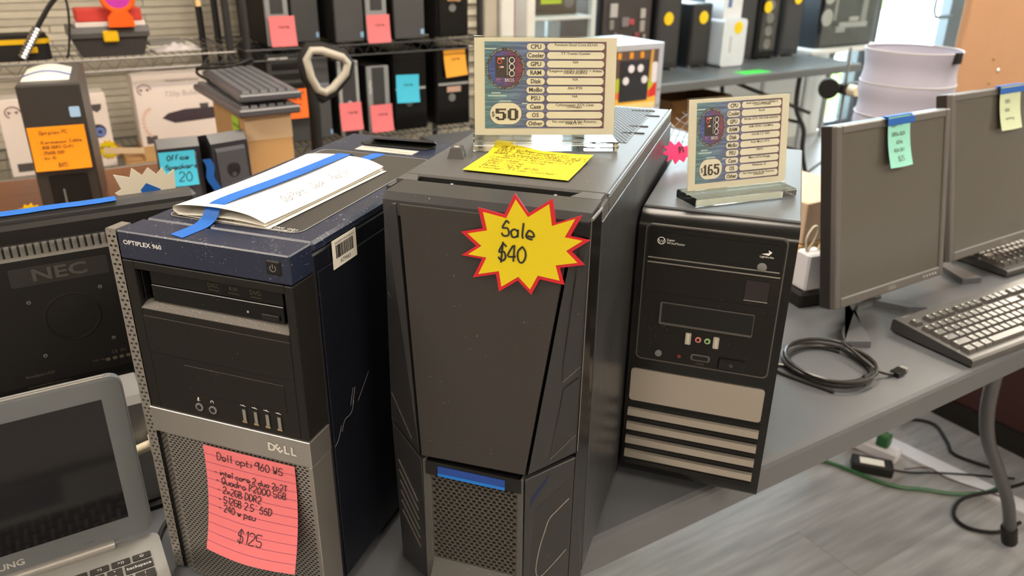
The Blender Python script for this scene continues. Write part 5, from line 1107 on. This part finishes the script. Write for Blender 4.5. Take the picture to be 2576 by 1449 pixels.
def slab_keyboard(label, x, y, z, rz):
    t = thing('keyboard', label, 'keyboard', (x, y, z), rz, rx=0.); kb = mat('grey_black_keyboard', (.075,.075,.085), .35)
    MB().cbox(-.075, .075, 0, .44, 0, .018, .004).build('body', kb, t)
    for r in range(6):
        o = MB()
        for k in range(17): o.add([(-.064+r*.0215,.016+k*.0245,.018), (-.046+r*.0215,.016+k*.0245,.018), (-.046+r*.0215,.038+k*.0245,.018), (-.064+r*.0215,.038+k*.0245,.018), (-.062+r*.0215,.018+k*.0245,.025), (-.048+r*.0215,.018+k*.0245,.025), (-.048+r*.0215,.036+k*.0245,.025), (-.062+r*.0215,.036+k*.0245,.025)], [(4,5,6,7), (0,1,5,4), (1,2,6,5), (2,3,7,6), (3,0,4,7)])
        o.build('key_row', mat('grey_black_keys', (.12,.12,.135), .3), t)
    return t
slab_keyboard('lower grey black keyboard stacked on the cardboard box', .512, 1.925, TZ+.2635, R(2))
t = slab_keyboard('upper grey black keyboard of the stack on the cardboard box', .520, 1.935, TZ+.2960, R(-1))
MB().tube(smooth2([(-.06,.42,.03), (-.10,.36,.035), (-.02,.30,.045), (.05,.38,.05), (.06,.46,.03), (-.05,.47,.03), (-.095,.40,.02), (-.085,.30,.012)]), .004, 7).build('cord', BLKM, t, True)
# pointed grey handle of a pallet jack
t = thing('pallet_jack', 'tall black handle with grey pointed loop grip standing before the shelves', 'pallet jack', (.70, 2.17, 0))
HG = mat('handle_grey', (.42,.39,.33), .4); hp = [(-.005,.03,.93), (-.010,.03,1.08), (.008,.03,1.118), (.055,.03,1.112), (.118,.03,1.090), (.128,.03,1.070), (.115,.03,1.035), (.060,.03,.975), (.035,.03,.968)]
loop = [(.0,.035,1.09), (.015,.035,1.112), (.045,.035,1.110), (.105,.035,1.088), (.118,.035,1.072), (.110,.035,1.045), (.068,.035,1.005), (.045,.035,.995), (.025,.035,1.005), (.008,.035,1.04)]
MB().tube(loop, .0115, 10, closed=True).build('loop_grip', HG, t, True)
MB().tube([(p[0]+(.0 if i else 0), p[1]+.012, p[2]) for i, p in enumerate([(.0-.010,.035,1.09), (.008,.035,1.122), (.045,.035,1.121), (.112,.035,1.096), (.130,.035,1.070), (.118,.035,1.035), (.070,.035,.990), (.040,.035,.975), (.015,.035,1.0), (-.006,.035,1.04)])], .013, 10, closed=True).build('loop_shell', BLKM, t, True)
MB().tube([(.010,.047,1.03), (.014,.047,.95), (.012,.047,.80), (.010,.047,.10)], [.014,.017,.016,.016], 12).build('stem', BLKM, t, True)
MB().cbox(-.08, .10, -.02, .12, .03, .14, .01).build('pump_body', BLKM, t)
for x in (-.06,.06): MB().tube([(x,.05,.04), (x+.03,.05,.04)], .04, 16).build('wheel', GREYP, t, True)
# ------------------------------------------------------------------ far side of the shop
t = thing('printed_case', 'silver framed computer case with colourful printed panel on the middle table', 'computer case', (1.835, 2.275, TZ)); W, H = .235, .318
PC1 = mat('panel_black', (.02,.02,.022), .35)
MB().cbox(0, W, .004, .26, .0, H, .004).build('case_body', mat('dark_case', (.05,.05,.055), .4), t)
MB().box(0, W, -.004, .004, H-.022, H).box(W-.022, W, -.004, .004, 0, H-.022).box(0, .006, -.004, .004, 0, H-.022).build('silver_frame', mat('frame_silver', (.50,.52,.56), .35, metal=.4), t)
MB().box(.006, W-.022, -.001, .004, 0, H-.022).build('print_ground', mat('print_pale', (.72,.70,.68), .5), t)
for z0, z1, c in ((.085,.105,(.80,.62,.25)), (.105,.125,(.85,.45,.05)), (.125,.150,(.80,.15,.03)), (.150,.200,(.45,.50,.02)), (.200,.296,(.10,.06,.05))): MB().box(.006, W-.022, -.0018, .0, z0, z1).build('print_band', mat('print_%d' % int(z0*1000), c, .5), t)
MB().box(.035, .170, -.004, .0, .115, .262).build('black_panel', PC1, t)
for u, v_ in ((.085,.232), (.128,.232), (.062,.190), (.150,.190)): MB().lathe([(.014,0), (.014,.002)], 18, Matrix.Translation((u, -.004, v_)) @ Matrix.Rotation(R(90), 4, 'X')).build('white_dot', mat('dot_white', (.70,.68,.72), .5), t)
for u, c in ((.020,(.7,.3,.02)), (.075,(.8,.4,.05)), (.125,(.75,.38,.05))): MB().box(u, u+.016, -.0045, 0, .268, .290).build('amber_patch', mat('amber_patch', c, .5), t)
MB().prism([(.178,.295), (.190,.295), (.184,.18), (.172,.20)], -.0028, 0, 'y').build('gold_streak', mat('gold_streak', (.55,.32,.05), .5), t); MB().prism(rrect(.186, .212, .175, .250, .008), -.0030, 0, 'y').build('white_patch', mat('dot_white', (.70,.68,.72), .5), t)
MB().prism([(.180,.150), (.212,.185), (.212,.130), (.178,.120)], -.0026, 0, 'y').build('red_patch', mat('red_patch', (.65,.02,.02), .5), t)
MB().prism([(.045,.020), (.150,.020), (.160,.060), (.135,.035), (.125,.075), (.105,.045), (.090,.085), (.080,.045), (.055,.065), (.062,.035), (.035,.045)], -.0026, 0, 'y').build('green_crown', mat('dark_teal_print', (.02,.12,.11), .5), t)
for z in (.09, .15): MB().lathe([(.006,0), (.006,.002), (.0001,.003)], 12, Matrix.Translation((W-.011, -.004, z)) @ Matrix.Rotation(R(90), 4, 'X')).build('screw', STEEL, t, True)

t = thing('display_case', 'white framed glass display case behind the large price sign', 'display case', (2.145, 3.36, 0)); PF = mat('pale_frame', (.58,.63,.64), .4)
W, D, H = .44, .42, 1.75
for x in (0, W-.03):
    for y in (0, D-.03): MB().cbox(x, x+.03, y, y+.03, 0, H, .003).build('post', PF, t)
for z in (0, .62, 1.035, H-.03): MB().cbox(.03, W-.03, 0, D, z, z+.03 if z != 1.035 else z+.018, .003).build('shelf', PF, t)
MB().box(.03, W-.03, .004, .008, .65, 1.035).build('pane', WGLASS, t); MB().box(.03, W-.03, .004, .008, 1.053, H-.03).build('pane', WGLASS, t)
t = thing('game_box', 'black boxed item with lime label in the glass display case', 'box', (2.185, 3.45, 1.0535)); MB().cbox(0, .34, 0, .2, 0, .30, .003).build('carton', BLKM, t); MB().box(.12, .245, -.001, 0, .052, .095).build('lime_label', mat('lime_label', (.50,.60,.0), .6), t)
MB().text('KEYBOARD', .018, FRONT(.182, .075, -.0015)).build('lettering', INK, t)
for x in (.05,.29): MB().lathe([(.03,0), (.03,.001)], 18, Matrix.Translation((x, -.0005, .06)) @ Matrix.Rotation(R(90), 4, 'X')).build('grey_dot', mat('soft_grey_print', (.10,.10,.11), .6), t)
for i, c in enumerate(((.25,.04,.03), (.30,.05,.03), (.38,.16,.03), (.06,.06,.06), (.34,.40,.02), (.45,.45,.42))):
    t = thing('game_case', ('dark red', 'red', 'amber', 'black', 'lime', 'pale grey')[i]+' spined case standing on the lower display shelf', 'case', (2.20+i*.034, 3.42, .6505)); MB().cbox(0, .030, 0, .16, 0, .24, .001).build('case_shell', mat('spine_%d' % i, c, .5), t); MB().box(.006, .024, -.0006, 0, .05, .19).build('spine_label', mat('spine_pale', (.4,.38,.36), .6), t)

def far_tower(label, x0, x1, y, h, m, d=.38, glass=False):
    t = thing('computer_tower', label, 'computer tower', (x0, y, TZ)); W = x1-x0
    MB().cbox(0, W, .008, d, .010, h, .006).build('case_body', m, t); MB().cbox(.004, W-.004, 0, .010, .010, h-.004, .004).build('front_panel', mat('far_front', (.028,.031,.036), .45, spec=.3) if not glass else BLKG, t)
    for x in (.015, W-.035):
        for yy in (.015, d-.035): MB().cbox(x, x+.02, yy, yy+.02, 0, .010, .002).build('foot', STEEL if not glass else BLKM, t)
    if glass:
        MB().box(.02, W-.02, -.003, -.001, .05, h-.03).build('glass_front', ACRY, t)
        for k in range(4): MB().lathe([(.03,0), (.03,.003), (.02,.004), (.012,.001)], 14, Matrix.Translation((W*.5, 0, .09+k*.075)) @ Matrix.Rotation(R(90), 4, 'X')).build('fan_ring', GREYP, t)
    else: MB().cbox(W*.12, W*.88, -.002, .002, .04, h*.82, .002).build('front_inset', mat('far_inset', (.040,.043,.048), .5, spec=.3), t)
    return t
DK = mat('far_black', (.014,.015,.017), .45, spec=.3); DG = mat('far_slate', (.030,.036,.043), .45, spec=.3)
t = thing('glass_case', 'open black case showing white and red parts behind the price sign', 'computer case', (2.640, 3.40, TZ)); MB().cbox(0, .36, .01, .36, .0, .50, .004).build('case_body', DK, t)
MB().box(.02, .34, -.002, .010, .14, .44).build('motherboard', mat('dark_board', (.035,.033,.036), .5), t)
for x, z, w_, h_, c in ((.06,.29,.05,.07,(.40,.40,.40)), (.06,.23,.03,.05,(.22,.21,.19)), (.14,.24,.05,.05,(.18,.17,.19)), (.19,.25,.035,.03,(.45,.06,.08)), (.23,.17,.04,.04,(.20,.04,.06)), (.265,.28,.035,.05,(.38,.37,.36)), (.265,.21,.035,.06,(.30,.29,.28)), (.29,.14,.02,.06,(.30,.28,.26))): MB().cbox(x, x+w_, -.012, -.001, z, z+h_, .004).build('component', mat('part_%d_%d' % (int(x*1000), int(z*1000)), c, .4), t)
for k in range(4): MB().lathe([(.012,0), (.012,.006)], 12, Matrix.Translation((.105+k*.04, -.004, .205-.012*k)) @ Matrix.Rotation(R(90), 4, 'X')).build('capacitor', GREYP, t)
far_tower('tall black tower with yellow star nearest the colourful case', 3.010, 3.185, 3.375, .46, DK)
far_tower('black tower with yellow star beside the white console box', 3.268, 3.420, 3.375, .345, DK)
t = thing('white_console', 'white rounded console box with yellow star on the far table', 'console', (3.440, 3.30, TZ)); WC = mat('console_white', (.62,.70,.80), .4)
MB().prism(rrect(0, .185, .004, .262, .022), .0, .20, 'y').build('shell', WC, t); MB().box(.055, .075, -.001, 0, .08, .17).build('side_print', mat('console_print', (.48,.50,.60), .5), t)
t = thing('carton', 'white carton with blue picture on top of the white console box', 'box', (3.455, 3.33, TZ+.262)); MB().cbox(0, .145, 0, .15, 0, .145, .002).build('carton_shell', mat('carton_pale', (.64,.70,.76), .6), t); MB().box(.03, .06, -.001, 0, .06, .12).build('blue_print', mat('carton_blue', (.10,.16,.40), .6), t)
far_tower('slate tower right of the white console box', 3.680, 3.850, 3.44, .50, DG)
far_tower('dark tower with round fans and yellow star, middle of the far table', 3.880, 4.050, 3.44, .50, DK, glass=True)
far_tower('slate tower at the right end of the far table', 4.110, 4.290, 3.46, .50, DG)
SF = [(.036*math.cos(R(11.25*k))*(1 if k % 2 else .86), .036*math.sin(R(11.25*k))*(1 if k % 2 else .86)) for k in range(32)]
for (x, y, z, lab) in ((3.085,3.366,1.015,'yellow star tag on the tall black tower nearest the colourful case'), (3.345,3.366,1.012,'yellow star tag on the black tower beside the white console'), (3.555,3.298,.955,'yellow star tag on the white console box'), (3.930,3.430,1.045,'yellow star tag on the tower with round fans'), (4.215,3.452,1.085,'yellow star tag on the slate tower at the far table end')):
    burst('price_star', lab, (x, y, z), 0, SF, mat('star_yellow', (.88,.62,.0), .5), mat('star_yellow_in', (.85,.60,.0), .5), .75)
tag(MB().cbox(3.39, 3.60, 3.055, 3.150, TZ, TZ+.0012, .0004).build('paper_slip', mat('neon_green', (.05,.72,.08), .6)), 'neon green paper slip on the front of the far table', 'paper')
t = thing('pedestal_table', 'white topped side table beyond the far table holding a black glass case', 'table', (4.56, 3.56, 0)); MB().cbox(0, .82, 0, .46, .715, TZ, .003).build('table_top', KNEE, t)
for x in (.03,.76):
    for y in (.03,.40): MB().cbox(x, x+.025, y, y+.025, 0, .715, .002).build('leg', GREYL, t)
t = thing('glass_case', 'black computer case with glass front on the white side table', 'computer case', (4.66, 3.62, TZ)); MB().cbox(0, .60, .01, .36, .0, .50, .004).build('case_body', mat('far_navy', (.014,.018,.024), .45, spec=.3), t)
MB().box(.02, .58, -.001, .010, .10, .47).build('tray', mat('far_tray', (.014,.020,.026), .4, spec=.3), t); MB().box(.02, .58, -.016, -.013, .02, .48).build('glass_front', ACRY, t)
for x, z, w_, h_, c in ((.20,.13,.30,.035,(.30,.32,.35)), (.17,.10,.10,.04,(.26,.27,.30)), (.42,.16,.06,.16,(.20,.21,.23)), (.13,.18,.03,.28,(.22,.23,.26)), (.30,.17,.10,.03,(.34,.35,.37))): MB().cbox(x, x+w_, -.010, -.001, z, z+h_, .004).build('component', mat('fpart_%d' % int(x*1000), c, .4), t)
for z in (.20,.34): MB().lathe([(.055,0), (.055,.004), (.04,.005), (.02,.002)], 20, Matrix.Translation((.07, -.001, z)) @ Matrix.Rotation(R(90), 4, 'X')).build('fan_ring', GREYL, t)
def carton(label, x, y, z, w_, d, h, m, rz=0.):
    t = thing('cardboard_box', label, 'box', (x, y, z), rz); b = MB().box(0, w_, 0, .005, 0, h).box(0, w_, d-.005, d, 0, h).box(0, .005, .005, d-.005, 0, h).box(w_-.005, w_, .005, d-.005, 0, h).box(0, w_, 0, d, 0, .005); b.build('carton', m, t)
    MB().add([(0,0,h), (w_,0,h), (w_,-.06,h-.05), (0,-.06,h-.05)], [(0,1,2,3)]).build('flap', m, t); MB().add([(w_,0,h), (w_,d,h), (w_+.05,d,h-.05), (w_+.05,0,h-.05)], [(0,1,2,3)]).build('flap', m, t)
BRN = mat('brown_board', (.24,.12,.04), .85)
carton('brown open cardboard box under the far table', 3.02, 3.22, 0, .46, .36, .60, BRN); carton('lighter open cardboard box under the far table', 3.53, 3.30, 0, .32, .32, .50, mat('tan_board', (.40,.26,.12), .85))
t = thing('light_stand', 'thin stand with black folded lamp head near the glass door', 'light stand', (3.93, 2.80, 0)); MB().tube([(0,0,.03), (-.03,0,.88)], .008, 8).build('pole', GREYP, t, True)
for a in (0,120,240): MB().tube([(-.01,0,.30), (.28*math.cos(R(a)), .28*math.sin(R(a)), .01)], .007, 7).build('leg', GREYP, t, True)
MB().lathe([(.055,0), (.055,.04), (.03,.08), (.02,.11)], 18, Matrix.Translation((-.16, .0, .67)) @ Matrix.Rotation(R(35), 4, 'Z') @ Matrix.Rotation(R(85), 4, 'Y')).build('lamp_shade', BLKM, t, True)
MB().prism([(-.07,.64), (.10,.60), (.15,.63), (.14,.69), (.02,.69), (-.07,.69)], -.025, .025, 'y').build('lamp_body', BLKM, t); MB().lathe([(.03,0), (.03,.05)], 12, Matrix.Translation((-.02, -.03, .66)) @ Matrix.Rotation(R(90), 4, 'X')).build('knob', CREAM, t)
for o in list(col.objects):                 # repeats of the display cases share a group
    if o.name.startswith('game_case'): o['group'] = 'spined cases on the display shelf'
